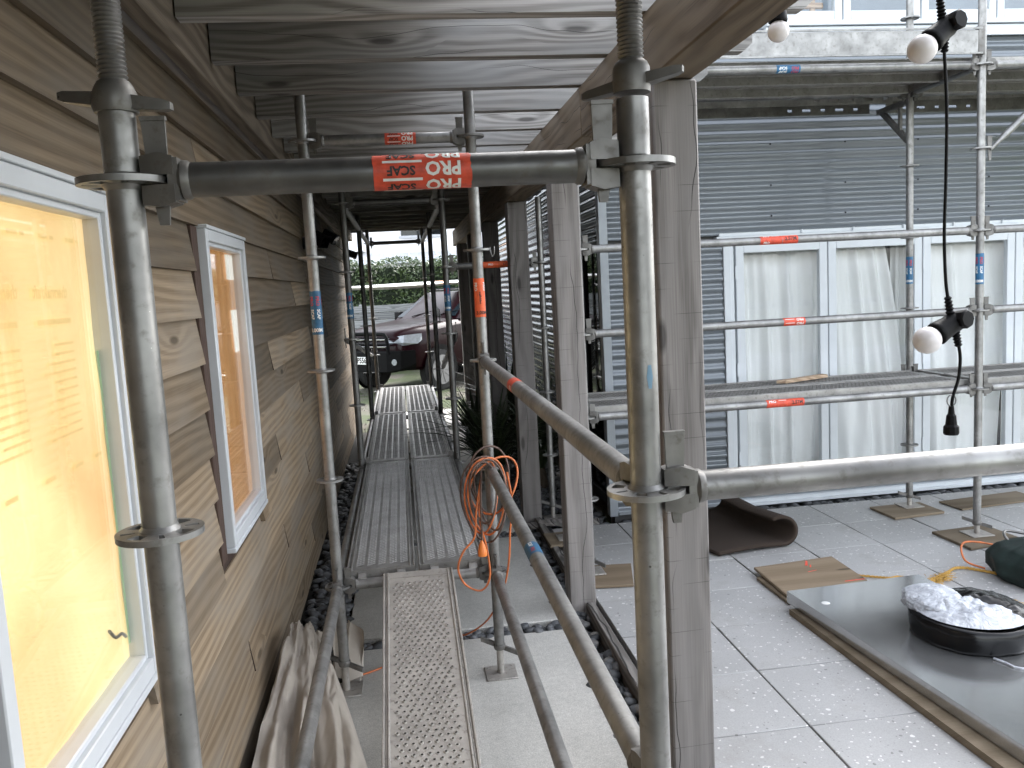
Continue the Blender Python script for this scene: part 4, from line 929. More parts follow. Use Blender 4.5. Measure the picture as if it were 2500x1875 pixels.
# ------------------------------------------------------------------ steel scaffold planks
def plank_meshes(length, kind, holes=True):
    """local: x across (0.32 wide), y along; top at z=0"""
    w = 0.16; out = {}
    t = MB()
    t.box(-w+0.028, w-0.028, 0.0, length, -0.004, -0.0005) 
    out['deck_plate'] = t.mesh('deck_plate', smooth=0)
    r = MB()
    for sg in (-1, 1):          # rolled side rails: two ribs and a skirt
        r = MB()
        for (a, b_, z0, z1) in ((w-0.010, w, -0.062, 0.006), (w-0.028, w-0.019, -0.012, 0.007), (w-0.0185, w-0.0105, -0.006, 0.0)):
            x0, x1 = sorted((sg*a, sg*b_)); r.cbox(x0, x1, 0.0, length, z0, z1, 0.0025)
        out['side_rail', sg] = r.mesh('side_rail', smooth=30)
    for y0, sg in ((0.0, -1), (length, 1)):
        e = MB(); e.box(-w+0.030, w-0.030, min(y0, y0-sg*0.045), max(y0, y0-sg*0.045), -0.003, 0.0015)
        e.box(-w+0.004, w-0.004, min(y0, y0+sg*0.004), max(y0, y0+sg*0.004), -0.055, 0.001)
        for hx in (-0.105, 0.075):
            e.hull([(hx+dx, y0+sg*yy, zz) for dx in (0, 0.038) for yy, zz in ((0.004, -0.008), (0.022, -0.008), (0.040, -0.022), (0.046, -0.045), (0.034, -0.05), (0.004, -0.05))])
        out['end_hooks', sg] = e.mesh('end_hooks', smooth=25)
    d = MB(); n8 = 8
    if kind == 'ramp':      # raised round perforations with dark throats
        ny = int((length-0.12)/0.0275)
        for j in range(ny):
            y = 0.07+j*0.0275
            for i in range(9):
                x = -0.108+0.0265*i+(0.013 if j % 2 else 0.0)
                if x > 0.112: continue
                up = 1 if (j//2+i) % 2 == 0 or j > ny-16 else -1
                ring = [(math.cos(2*math.pi*k/n8), math.sin(2*math.pi*k/n8)) for k in range(n8)]
                hh = 0.0048 if up > 0 else 0.0016
                vs = [(x+c*0.0092, y+s_*0.0092, -0.0004) for c, s_ in ring]+[(x+c*0.0066, y+s_*0.0066, hh) for c, s_ in ring]+[(x+c*0.0050, y+s_*0.0050, hh-0.0004) for c, s_ in ring]+[(x+c*0.0046, y+s_*0.0046, -0.0003) for c, s_ in ring]
                fs = [(q*n8+k, q*n8+(k+1) % n8, (q+1)*n8+(k+1) % n8, (q+1)*n8+k) for q in range(3) for k in range(n8)]
                d.add(vs, fs)
    else:                   # rows of small raised slots in five bands
        ny = int((length-0.11)/0.027)
        for j in range(ny):
            y = 0.06+j*0.027
            for band in range(5):
                for i in range(3):
                    x = -0.1165+band*0.0515+i*0.0128
                    yy = y+i*0.0078
                    d.add([(x, yy, -0.0004), (x+0.0105, yy+0.0030, -0.0004), (x+0.0105, yy+0.0098, -0.0004), (x, yy+0.0068, -0.0004), (x+0.001, yy+0.0058, 0.0036), (x+0.0105, yy+0.0088, 0.0036), (x+0.0105, yy+0.0074, 0.0036), (x+0.001, yy+0.0044, 0.0036)],
                          [(0, 1, 6, 7), (1, 2, 5, 6), (2, 3, 4, 5), (3, 0, 7, 4), (4, 7, 6, 5)])
    out['tread'] = d.mesh('tread', smooth=0)
    th = MB()  # flat dark patches on the plate; shade in the holes is their colour
    if kind == 'ramp':
        for j in range(ny):
            y = 0.07+j*0.0275
            for i in range(9):
                x = -0.108+0.0265*i+(0.013 if j % 2 else 0.0)
                if x > 0.112: continue
                th.add([(x+0.0048*math.cos(k*math.pi/3), y+0.0048*math.sin(k*math.pi/3), 0.0002) for k in range(6)], [tuple(range(6))])
    else:
        for j in range(ny):
            y = 0.06+j*0.027
            for band in range(5):
                for i in range(3):
                    x = -0.1165+band*0.0515+i*0.0128; yy = y+i*0.0078
                    th.add([(x+0.0005, yy-0.0042, 0.0002), (x+0.0105, yy-0.0012, 0.0002), (x+0.0105, yy+0.0026, 0.0002), (x+0.0005, yy-0.0004, 0.0002)], [(0, 1, 2, 3)])
    out['perforations'] = th.mesh('perforations', smooth=0)
    mt = 'ramp_steel' if kind == 'ramp' else 'deck_steel'
    for k_, me in out.items(): me.materials.append(M['bed'] if k_ == 'perforations' else M[mt])
    return out
PL = plank_meshes(2.50, 'deck'); RP = plank_meshes(2.56, 'ramp')
def plank(meshes, loc, rot, label, group=None):
    t = thing('scaffold_plank', loc, label, 'plank', group); t.rotation_euler = rot
    for k_, me in meshes.items():
        k_ = k_ if isinstance(k_, str) else k_[0]
        o = bpy.data.objects.new(k_, me); COL.objects.link(o); o.parent = t
        if k_ in ('tread', 'perforations'): o['kind'] = 'stuff'
    return t
ordn = ['nearest', 'middle', 'farthest']
for i in range(3):
    for x, sd_ in ((0.197, 'left'), (0.533, 'right')):
        plank(PL, (x, BL*(i+1)+0.036, LV[4]+0.052), (0, 0, 0), f'{sd_} perforated steel plank in the {ordn[i]} bay of the walkway deck', 'steel planks of the walkway deck')
sl = math.atan2(0.512, 2.5)
plank(RP, (0.368, 0.02, 0.043), (sl, 0, 0), 'dusty perforated steel plank sloping up to the deck as a ramp')
for a, x in ((0, FX0), (1, FX1)):
    for n_, y in enumerate((FYa+0.20, FYb-0.20)):
        plank(PL, (x+0.036, y, 1.03+0.05), (0, 0, -math.pi/2), f"{['front', 'rear'][n_]} steel plank of the lower courtyard deck {['left', 'right'][a]} of the double standards", 'steel planks of the courtyard scaffold')
        plank(PL, (x+0.036, y, 3.03+0.05), (0, 0, -math.pi/2), f"{['front', 'rear'][n_]} steel plank of the upper courtyard deck {['left', 'right'][a]} of the double standards", 'steel planks of the courtyard scaffold')
for a, x in ((0, FX0), (1, FX1)):
    plank(PL, (x+0.036, 4.60, 3.118), (0, 0, -math.pi/2), f"steel plank on brackets close to the corrugated wall {['left', 'right'][a]} of the double standards", 'steel planks of the courtyard scaffold')
# slotted support rails under the upper deck
for y, x0, x1, zc, lb in ((4.425, 1.5, 3.90, 3.006, 'slotted steel rail under the middle of the upper deck'), (4.768, 1.5, 3.93, 3.004, 'slotted steel rail under the rear edge of the upper deck'), (4.768, 4.06, 6.4, 3.006, 'slotted steel rail under the upper deck right of the bracket')):
    m_ = MB(); m_.box(x0, x1, y-0.003, y+0.003, zc+0.011, zc+0.045); m_.box(x0, x1, y-0.003, y+0.003, zc-0.034, zc-0.011); m_.box(x0, x1, y-0.02, y+0.003, zc+0.0452, zc+0.049)
    cut = []; st_ = (3.315 if y < 4.5 else 3.285) if x0 < 3.8 else 4.195; xx = st_
    for q in range(5): wq = 0.036 if q % 2 == 0 else 0.066; cut.append((xx, xx+wq)); xx += wq+0.078
    cur = x0
    for c0, c1 in cut: m_.box(cur, c0, y-0.003, y+0.003, zc-0.0112, zc+0.0112); cur = c1
    m_.box(cur, x1, y-0.003, y+0.003, zc-0.0112, zc+0.0112)
    tag(m_.build('slotted_rail', 'cast', smooth=0), lb, 'rail', 'slotted rails under the upper deck')
m_ = MB(); m_.cbox(1.46, 3.955, FYa-0.062, FYa-0.034, 3.085, 3.222, 0.004)
tb = tag(m_.build('toe_board', 'galv'), 'long grey metal toe board along the front of the upper deck', 'toe board')
m_ = MB(); m_.cbox(1.46, 3.955, FYa-0.068, FYa-0.0625, 3.222, 3.236, 0.002); m_.cbox(1.46, 3.955, FYa-0.070, FYa-0.0625, 3.078, 3.09, 0.002); m_.build('rim', 'galv', tb)
m_ = MB(); m_.cbox(3.93, 3.972, FYa-0.066, FYa-0.030, 3.078, 3.245, 0.003); m_.build('end_cap', 'cast', tb)

# ================================================================== LOOSE THINGS
# --- extension cord coiled over the guard rail at the second right standard
ec = thing('extension_cord', (0.70, 2.45, 0.5), 'orange extension cord hung in loops over the guard rail', 'cord')
def loop(cx, cz, hw, hh, y, skew=0.0, n=40, ph=0.0):
    return [(cx+hw*math.sin(2*math.pi*i/n+ph)*(1+0.25*math.cos(2*math.pi*i/n+ph)), y+0.03*math.sin(2*math.pi*i/n*2+ph), cz+hh*math.cos(2*math.pi*i/n+ph)+skew*math.sin(2*math.pi*i/n+ph)) for i in range(n)]
for n_, (cx, cz, hw, hh, y, sk, mt) in enumerate(((0.70, 0.90, 0.085, 0.175, 2.44, 0.02, 'orange_cord'), (0.69, 0.88, 0.105, 0.20, 2.47, 0.0, 'dark_cord'), (0.715, 0.915, 0.07, 0.16, 2.42, -0.03, 'dark_cord'), (0.675, 0.90, 0.075, 0.17, 2.45, 0.03, 'orange_cord'), (0.735, 0.94, 0.11, 0.125, 2.46, 0.04, 'orange_cord'), (0.68, 0.93, 0.06, 0.14, 2.40, 0.0, 'dark_cord'), (0.72, 0.96, 0.09, 0.16, 2.50, 0.0, 'dark_cord'))):
    m_ = MB(); m_.tube(loop(cx, cz, hw, hh, y, sk), 0.0047, 8, closed=True); m_.build('coil', mt, ec, smooth=80)
m_ = MB(); m_.tube(smooth_path([(0.675, 2.44, 0.98), (0.645, 2.42, 0.84), (0.63, 2.41, 0.73), (0.575, 2.41, 0.665), (0.548, 2.41, 0.59), (0.575, 2.41, 0.515), (0.645, 2.42, 0.475), (0.69, 2.43, 0.53), (0.685, 2.44, 0.66), (0.66, 2.44, 0.80), (0.67, 2.45, 0.95)]), 0.0047, 8); m_.build('hanging_loop', 'orange_cord', ec, smooth=80)
m_ = MB(); m_.tube(smooth_path([(0.80, 2.47, 1.0), (0.815, 2.47, 0.85), (0.80, 2.48, 0.72), (0.79, 2.50, 0.58), (0.765, 2.60, 0.40), (0.70, 2.80, 0.18), (0.60, 3.02, 0.02), (0.52, 3.05, 0.008), (0.30, 2.86, 0.008), (0.10, 2.72, 0.008), (0.0, 2.69, 0.01), (-0.12, 2.75, 0.02)]), 0.0047, 8); m_.build('trailing_lead', 'orange_cord', ec, smooth=80)
m_ = MB(); m_.tube(smooth_path([(0.68, 2.44, 1.02), (0.668, 2.42, 0.88), (0.664, 2.41, 0.76), (0.662, 2.41, 0.70)]), 0.0047, 8); m_.build('socket_lead', 'dark_cord', ec, smooth=80)
m_ = MB(); m_.lathe([(0.0, 0.006), (0.012, 0.009), (0.022, 0.0145), (0.040, 0.017), (0.044, 0.0195), (0.064, 0.021), (0.072, 0.020)], (0.661, 2.41, 0.712), (0, 0, -1), 20); m_.build('socket', 'orange_plug', ec)

# --- beige drop cloth heaped between the wall and the left standard
def cloth_fn(u, v):
    # v: 0 top bundle -> 1 spread foot; u across
    top = Vector((-0.245+0.165*u, 2.66+0.10*u, 0.31-0.13*u*u))
    mid = Vector((-0.275+0.30*u, 2.36+0.08*u, 0.235-0.09*u))
    bot = Vector((-0.30+0.50*u, 1.22+0.22*u, 0.035))
    p = (top*(1-v)*(1-v)+mid*2*v*(1-v)+bot*v*v)
    ph = 6.0*mnoise.noise(Vector((u*2.2, v*1.6, 7)))
    f = 0.036*math.sin(u*13+ph+2.0*math.sin(v*2.3)+1.0)+0.020*math.sin(u*27-ph*0.7+v*3.0)+0.010*math.sin(u*47+ph-v*4)
    f *= (0.35+0.85*v)*(0.6+0.8*abs(mnoise.noise(Vector((u*4, v*2.2, 1)))))
    w = 0.05*mnoise.noise(Vector((u*4, v*6, 2)))+0.024*abs(mnoise.noise(Vector((u*11, v*12, 4))))
    edge = min(u, 1-u)*6; e = min(1, edge)
    p = p+Vector((0.55*f*0.4, -0.25*f, f+w*0.9))
    p.z = p.z*e+0.012*(1-e) if u > 0.5 else p.z
    p.x = max(p.x, -0.305); p.z = max(p.z, 0.008); return p
m_ = MB(); m_.grid(cloth_fn, 120, 110); dc = tag(m_.build('drop_cloth', 'cloth', smooth=80), 'beige drop cloth heaped against the weatherboards beside the ramp', 'cloth')
def hem(u, v):
    a = Vector((-0.10+0.16*u, 2.80+0.10*math.sin(u*3), 0.24-0.05*u)); b_ = Vector((-0.06+0.14*u, 2.62, 0.02))
    p = a.lerp(b_, v)+Vector((0.02*math.sin(u*14+v*3), 0.03*math.sin(u*9), 0.012*math.sin(u*11))); return p
m_ = MB(); m_.grid(hem, 30, 30); m_.build('folded_end', 'cloth', dc, smooth=80)

# --- festoon lights
fl = thing('festoon_lights', (1.58, 0.5, 1.45), 'black festoon cable hanging with two white bulbs and a plug', 'light string')
FYY = 0.5
def festoon_socket(root, c, ax, side):
    """c: centre of round cap, ax: direction to the bulb"""
    c, ax = Vector(c), Vector(ax).normalized()
    m_ = MB(); m_.lathe([(-0.020, 0.012), (-0.016, 0.021), (-0.002, 0.024), (0.008, 0.023), (0.020, 0.0235), (0.044, 0.0265), (0.050, 0.0275), (0.053, 0.0265)], c, ax, 14)
    m_.lathe([(-0.016, 0.017), (-0.012, 0.0205), (0.014, 0.0215), (0.018, 0.018)], c-ax*0.006+Vector((0.006, -0.012, 0.004)), (0.25, -1, 0.1), 8)
    m_.build('lamp_holder', 'black', root)
    b_ = MB(); pr = [(0.050, 0.018)]
    R_ = 0.0305
    for i in range(2, 15): t = math.pi*i/14; pr.append((0.050+R_*0.98-R_*math.cos(t), R_*math.sin(t)))
    b_.lathe(pr, c, ax, 28); b_.build('bulb', 'bulb', root, smooth=80)
def relief(root, p0, p1):
    m_ = MB(); p0, p1 = Vector(p0), Vector(p1); d = p1-p0; L_ = d.length; pf = []
    for i in range(13): pf.append((L_*i/12, 0.0075+(0.0032 if i % 2 else 0.0)-0.002*i/12))
    m_.lathe(pf, p0, d, 12); m_.build('cable_grip', 'black', root)
# upper lamp
s1 = (1.582, FYY, 2.345); s2 = (1.604, FYY, 1.703)
festoon_socket(fl, s1, (-0.78, -0.12, -0.60), 1); festoon_socket(fl, s2, (-0.84, -0.12, -0.42), 1)
m_ = MB(); m_.tube(smooth_path([(1.553, FYY, 2.95), (1.561, FYY, 2.60), (1.566, FYY, 2.40), (1.571, FYY, 2.362)]), 0.0036, 8); m_.build('cable', 'black', fl, smooth=80)
relief(fl, (1.572, FYY, 2.36), (1.566, FYY, 2.405)); relief(fl, (1.578, FYY, 2.335), (1.578, FYY, 2.292)); relief(fl, (1.597, FYY, 1.715), (1.589, FYY, 1.762)); relief(fl, (1.607, FYY, 1.69), (1.617, FYY, 1.648))
m_ = MB(); m_.tube(smooth_path([(1.577, FYY, 2.30), (1.584, FYY, 2.17), (1.583, FYY, 2.02), (1.580, FYY, 1.90), (1.584, FYY, 1.80), (1.592, FYY, 1.745)]), 0.0036, 8); m_.build('cable', 'black', fl, smooth=80)
m_ = MB(); m_.tube(smooth_path([(1.616, FYY, 1.655), (1.621, FYY, 1.62), (1.617, FYY, 1.575), (1.604, FYY, 1.535), (1.600, FYY, 1.505)]), 0.0036, 8); m_.build('cable', 'black', fl, smooth=80)
m_ = MB(); m_.lathe([(0.0, 0.0055), (0.018, 0.0075), (0.022, 0.0105), (0.042, 0.0125), (0.047, 0.0165), (0.062, 0.0170), (0.066, 0.015)], (1.600, FYY, 1.512), (0, 0, -1), 10); m_.build('plug', 'black', fl, smooth=25)
m_ = MB(); m_.tube([(1.600+0.011*math.cos(t*math.pi/6), FYY, 1.525+0.013*math.sin(t*math.pi/6)) for t in range(12)], 0.0016, 6, closed=True); m_.build('hanging_ring', 'alloy', fl)
fb2 = thing('festoon_bulb', (1.50, 1.14, 2.55), 'single white festoon bulb hanging beside the pergola beam', 'light')
festoon_socket(fb2, (1.505, 1.15, 2.607), (0, -0.05, -1), 1); m_ = MB(); m_.tube(smooth_path([(1.505, 1.15, 2.625), (1.50, 1.15, 2.72), (1.47, 1.12, 2.80), (1.42, 1.0, 2.86)]), 0.0036, 8); m_.build('cable', 'black', fb2, smooth=80)

# --- courtyard floor: metal sheet on plywood, wrapped roll, bag, rope, mat, pads
PZ = 0.052
def slab_quad(name, mat_, corners, z0, z1, label, cat, c=0.003, group=None):
    m_ = MB(); n = len(corners); cen = sum((Vector((x, y, 0)) for x, y in corners), Vector())/n
    pts = []
    for x, y in corners:
        v = Vector((x, y, 0)); i_ = v+(cen-v).normalized()*c*1.4
        pts += [(x, y, z0+c), (x, y, z1-c), (i_.x, i_.y, z0), (i_.x, i_.y, z1)]
    m_.hull(pts); return tag(m_.build(name, mat_), label, cat, group)
slab_quad('plywood_sheet', 'ply', [(2.345, 2.93), (2.87, 3.02), (2.885, 3.44), (2.36, 3.385)], 0.075, 0.093, 'brown plywood sheet with red paint marks beside the metal sheet', 'plywood', group='plywood under the metal sheet')
slab_quad('plywood_sheet', 'ply_pad', [(2.335, 2.88), (2.83, 2.94), (2.86, 3.30), (2.33, 3.28)], 0.052, 0.0705, 'lower plywood sheet under the red marked plywood', 'plywood', group='plywood under the metal sheet')
sp_ = MB()
for x0, y0, x1, y1, w in ((2.66, 3.32, 2.70, 3.40, 0.016), (2.67, 3.29, 2.69, 3.33, 0.010), (2.74, 3.025, 2.86, 3.03, 0.012), (2.62, 3.22, 2.68, 3.235, 0.008)):
    a = Vector((x0, y0, 0.0942)); b_ = Vector((x1, y1, 0.0942)); d = (b_-a).normalized(); n = Vector((-d.y, d.x, 0))*w*0.5
    sp_.add([a-n, b_-n*0.7, b_+n*0.7, a+n], [(0, 1, 2, 3)])
sp_.build('paint_mark', 'red_spray', bpy.data.objects['plywood_sheet'], smooth=0)
slab_quad('timber_batten', 'ply_pad', [(2.35, 1.05), (2.43, 1.05), (2.36, 2.76), (2.28, 2.76)][::-1], 0.052, 0.083, 'timber batten lifting the left edge of the metal sheet', 'batten')
ms = MB(); A_ = [(2.305, 2.835), (3.085, 2.875), (3.21, 0.75), (2.455, 0.72)]
ms.hull([(x, y, z_) for x, y in A_ for z_ in (0.148, 0.1505)])
sheet = tag(ms.build('metal_sheet', 'sheet', smooth=0), 'large stainless metal sheet with folded edge lying on the pavers', 'metal sheet')
fe_ = MB()
for i in range(4):
    a, b_ = Vector((*A_[i], 0)), Vector((*A_[(i+1) % 4], 0)); d = (b_-a).normalized(); n = Vector((-d.y, d.x, 0)); cen = Vector((2.76, 1.8, 0))
    if n.dot(cen-a) < 0: n = -n
    fe_.obox((a+b_)/2+n*0.001+Vector((0, 0, 0.1195)), d, n, (0, 0, 1), (b_-a).length/2, 0.0015, 0.0300)
    fe_.obox((a+b_)/2+n*0.012+Vector((0, 0, 0.0890)), d, n, (0, 0, 1), (b_-a).length/2-0.02, 0.011, 0.0012)
fe_.build('folded_edge', 'sheet', sheet, smooth=0)
for x, y in ((2.415, 2.63), (2.62, 1.38)):
    q = MB(); q.lathe([(0, 0.022), (0.0008, 0.020)], (x, y, 0.1506), seg=10); q.build('paint_spot', 'pale_plastic', sheet)
# wrapped roll
rc = Vector((2.845, 2.125, 0.151)); roll = thing('wrapped_roll', rc, 'black round bundle wrapped in plastic lying on the metal sheet', 'bundle')
m_ = MB(); pf = [(0.0, 0.240), (0.004, 0.250), (0.02, 0.254), (0.05, 0.257), (0.08, 0.259), (0.108, 0.258), (0.118, 0.250), (0.122, 0.235), (0.118, 0.222), (0.085, 0.215)]
vs = []; fs = []; sg = 64
for h, r_ in pf:
    for k in range(sg):
        t = 2*math.pi*k/sg; w_ = 1+0.012*math.sin(5*t)+0.008*math.sin(13*t+h*40)
        vs.append((rc.x+r_*w_*math.cos(t)*0.98, rc.y+r_*w_*math.sin(t), rc.z+h*0.92*(1+0.04*math.sin(t*2+1))))
for i in range(len(pf)-1):
    for k in range(sg): fs.append((i*sg+k, i*sg+(k+1) % sg, (i+1)*sg+(k+1) % sg, (i+1)*sg+k))
m_.add(vs, fs); m_.build('band', 'black_wrap', roll, smooth=60)
def heap(mat_, a0, a1, hgt, name, seed, rr=0.232, rough=0.02, base=0.10):
    def fn(u, v):
        t = a0+(a1-a0)*u; r_ = rr*v; x = rc.x+r_*math.cos(t); y = rc.y+r_*math.sin(t)
        e = math.sin(math.pi*min(1, max(0, u)))**0.5; prof_ = (1-v**2.5)
        n = mnoise.noise(Vector((x*14+seed, y*14, 0)))*rough+mnoise.noise(Vector((x*40, y*40, seed)))*rough*0.5
        return (x, y, rc.z+base+hgt*prof_*(0.35+0.65*e)+n*(1-v**4))
    m_ = MB(); m_.grid(fn, 70, 40); m_.build(name, mat_, roll, smooth=70)
heap('plastic', R(92), R(318), 0.062, 'plastic_filling', 3, 0.236, 0.022, 0.120); heap('black_wrap', R(-52), R(97), 0.062, 'black_cover', 9, 0.252, 0.012, 0.121)
pf_ = MB(); bm = bmesh.new(); bmesh.ops.create_icosphere(bm, subdivisions=5, radius=1.0)
for v in bm.verts:
    n = 1+0.10*mnoise.noise(v.co*2.0)+0.07*abs(mnoise.noise(v.co*5.0))+0.04*abs(mnoise.noise(v.co*11.0)); v.co = Vector((rc.x-0.115+v.co.x*0.125*n, rc.y+0.095+v.co.y*0.15*n, rc.z+0.135+v.co.z*0.062*n))
bm.verts.index_update(); pf_.add([v.co[:] for v in bm.verts], [tuple(v.index for v in f.verts) for f in bm.faces]); bm.free(); pf_.build('plastic_bag', 'plastic', roll, smooth=50)
m_ = MB(); m_.tube(smooth_path([(2.77, 1.87, 0.156), (2.79, 1.82, 0.155), (2.80, 1.78, 0.154), (2.83, 1.755, 0.1535)]), [0.006]*25, 6); m_.build('plastic_tail', 'plastic', roll)
# green bag
bg_ = thing('green_bag', (3.82, 2.85, PZ), 'dark green canvas bag at the right edge of the pavers', 'bag')
m_ = MB()
def bagf(u, v):
    t = 2*math.pi*u; pr_ = [(0.30, 0.0), (0.34, 0.05), (0.33, 0.12), (0.28, 0.18), (0.17, 0.215), (0.0, 0.225)]
    q = v*(len(pr_)-1); i = min(int(q), len(pr_)-2); f = q-i; r_ = pr_[i][0]*(1-f)+pr_[i+1][0]*f; h = pr_[i][1]*(1-f)+pr_[i+1][1]*f
    ce, se = math.cos(t), math.sin(t); sq = 1/max(abs(ce), abs(se))**0.55
    n = 1+0.07*mnoise.noise(Vector((ce*2.2, se*2.2, v*3)))
    return (3.92+r_*ce*sq*n, 2.86+r_*0.72*se*sq*n, PZ+h*(1+0.10*mnoise.noise(Vector((ce*3, se*3, 7)))))
m_.grid(bagf, 72, 30); m_.build('body', 'green_bag', bg_, smooth=70)
m_ = MB(); m_.tube(smooth_path([(3.76, 2.98, 0.20), (3.74, 3.05, 0.25), (3.80, 3.12, 0.26), (3.90, 3.10, 0.24)]), 0.008, 8); m_.build('handle', 'cast', bg_, smooth=80)
m_ = MB(); m_.tube(smooth_path([(3.64, 3.08, 0.06), (3.57, 3.16, 0.09), (3.63, 3.26, 0.16), (3.80, 3.25, 0.14), (3.95, 3.2, 0.08)]), 0.006, 8); m_.build('strap', 'orange_cord', bg_, smooth=80)
# yellow rope
rp = thing('yellow_rope', (3.3, 3.0, PZ), 'frayed yellow rope lying on the pavers beside the metal sheet', 'rope')
def rope(pts, r_, n=10):
    P = smooth_path(pts, n)
    for q in range(3):
        m_ = MB(); m_.tube([p+Vector((r_*.6*math.cos(i*0.9+q*2.094), r_*.6*math.sin(i*0.9+q*2.094)*.5, r_*.6*math.sin(i*0.9+q*2.094))) for i, p in enumerate(P)], r_*.62, 6); m_.build('strand', 'yellow_rope', rp, smooth=80)
rope([(2.90, 3.17, 0.062), (2.98, 3.12, 0.062), (3.04, 3.075, 0.066), (3.10, 3.09, 0.062), (3.15, 3.05, 0.062), (3.17, 2.99, 0.06)], 0.006)
rope([(3.20, 2.955, 0.066), (3.30, 3.01, 0.068), (3.40, 3.07, 0.068), (3.47, 3.115, 0.066), (3.54, 3.115, 0.062), (3.62, 3.02, 0.062), (3.66, 2.95, 0.062)], 0.0075)
fr = MB(); rn = random.Random(5)
for cx, cy, n_, sx, sy, an in ((3.28, 2.99, 220, .10, .03, 0.55), (3.36, 2.66, 150, .13, .025, -1.0)):
    for i in range(n_):
        a = rn.gauss(0, .5); c0 = math.cos(an); s0 = math.sin(an); u_, w_ = rn.gauss(0, sx*.55), rn.gauss(0, sy*.7); p = Vector((cx+u_*c0-w_*s0, cy+u_*s0+w_*c0, 0.056+abs(rn.gauss(0, .010)))); d = Vector((math.cos(an+a), math.sin(an+a), rn.uniform(-.15, .25)))*rn.uniform(.02, .05)
        fr.tube([p, p+d*.5+Vector((0, 0, .004)), p+d], 0.0016, 3, caps=False)
fr.build('frayed_fibres', 'yellow_rope', rp, kind='stuff')
# curled coir mat
def matf(u, v):
    # u along the roll direction, v across
    L_ = 0.95*u; flat = 0.52
    if L_ < flat: a_, h = L_, 0.0+0.02*math.sin(L_*6)*0.6
    else:
        t = (L_-flat)/0.115; a_ = flat+0.115*math.sin(min(t, 3.74))*1.0+0.0; h = 0.115*(1-math.cos(min(t, 3.74)))*0.85
        if t > 3.14: pass
    ca, sa = math.cos(R(22)), math.sin(R(22)); w_ = (v-0.5)*0.62*(1-0.25*max(0, L_-flat))
    lift = 0.10*max(0, v-0.45)*min(1, u*1.8)
    bx, by = 2.16, 4.10
    return Vector((bx+ca*a_-sa*w_, by+sa*a_*0.35+ca*w_*1.3, PZ+0.008+h+lift))
m_ = MB(); m_.grid(matf, 60, 24)
mt_me = m_.build('door_mat', 'coir', smooth=80); tag(mt_me, 'dark brown coir door mat curled up on the pavers', 'mat')
sf = mt_me.modifiers.new('thickness', 'SOLIDIFY'); sf.thickness = 0.022; sf.offset = 1
# plywood pads under the courtyard standards and other boards
slab_quad('plywood_pad', 'ply_pad', [(3.735, 4.13), (4.14, 4.17), (4.13, 4.45), (3.725, 4.44)], PZ, 0.070, 'plywood pad under the rear courtyard standard', 'pad', group='plywood pads under scaffold feet')
slab_quad('plywood_pad', 'ply_pad', [(3.785, 3.40), (4.20, 3.475), (4.18, 3.81), (3.775, 3.775)], PZ, 0.070, 'plywood pad under the front courtyard standard', 'pad', group='plywood pads under scaffold feet')
slab_quad('plywood_pad', 'ply_pad', [(4.30, 4.20), (5.0, 4.28), (4.98, 4.52), (4.28, 4.44)], PZ, 0.064, 'dusty board on the pavers at the far right edge', 'board', group='plywood pads under scaffold feet')
slab_quad('plywood_pad', 'ply', [(1.39, 3.40), (1.615, 3.37), (1.70, 3.735), (1.41, 3.77)], PZ, 0.068, 'brown board beside the second timber post', 'board', group='plywood pads under scaffold feet')
for x, y, lb in ((1.425, 4.375, 'plywood pad hidden behind the second timber post'), (6.57, 3.64, 'plywood pad under the outer front standard'), (6.57, 4.375, 'plywood pad under the outer rear standard')):
    slab_quad('plywood_pad', 'ply_pad', [(x-.15, y-.15), (x+.15, y-.15), (x+.15, y+.15), (x-.15, y+.15)], PZ, 0.070, lb, 'pad', group='plywood pads under scaffold feet')
slab_quad('timber_offcut', 'offcut', [(2.85, 4.09), (2.905, 4.065), (3.29, 4.225), (3.275, 4.285)], 1.0905, 1.112, 'pale timber offcut lying on the lower scaffold deck', 'timber')
for n_, (x, y, l_, an) in enumerate(((1.45, 4.92, 0.5, 0.3), (1.52, 4.80, 0.45, -0.2))):
    m_ = MB(); m_.obox((x, y, 0.035+0.02*n_), (math.cos(an), math.sin(an), 0), (-math.sin(an), math.cos(an), 0), (0, 0, 1), l_/2, 0.05, 0.011); tag(m_.build('timber_offcut', 'edging', smooth=0), ['lower', 'upper'][n_]+' grey timber offcut under the standard behind the posts', 'timber', 'grey offcuts on the pebbles')
# --- dark flax plants between the posts
def flax(x, y, n, h, label, seed):
    t = thing('flax_plant', (x, y, -0.05), label, 'plant', 'dark strap leaved plants behind the posts'); rn = random.Random(seed); m_ = MB()
    for i in range(n):
        an = rn.uniform(0, 6.28); ln = h*rn.uniform(.6, 1.1); out = rn.uniform(.25, .85); w_ = rn.uniform(.010, .020); prev = []
        d = Vector((math.cos(an), math.sin(an), 0)); s_ = Vector((-d.y, d.x, 0)); K = 7; vs = []
        for k in range(K+1):
            q = k/K; p = Vector((x, y, 0.25*h*rn.random()*0+0.05))+d*(out*ln*q*(0.4+0.6*q))+Vector((0, 0, ln*(q-0.55*out*q*q*1.4))); p.x = min(p.x, 1.84)
            ww = w_*(1-q**3)+0.001; vs += [p-s_*ww, p+Vector((0, 0, -ww*0.4)), p+s_*ww]
        fs = [(3*k+j, 3*k+j+1, 3*k+j+4, 3*k+j+3) for k in range(K) for j in range(2)]
        m_.add(vs, fs)
    m_.build('foliage', 'flax', t, smooth=60, kind='stuff')
    m_ = MB(); m_.lathe([(0, 0.09), (0.12, 0.07), (0.3, 0.03)], (x, y, -0.05), seg=10); m_.build('stem', 'bark', t)
flax(1.12, 6.2, 130, 1.15, 'dark strap leaved plant beside the middle deck bay', 1)
flax(1.55, 6.3, 120, 1.3, 'dark strap leaved plant against the corrugated side wall', 2)
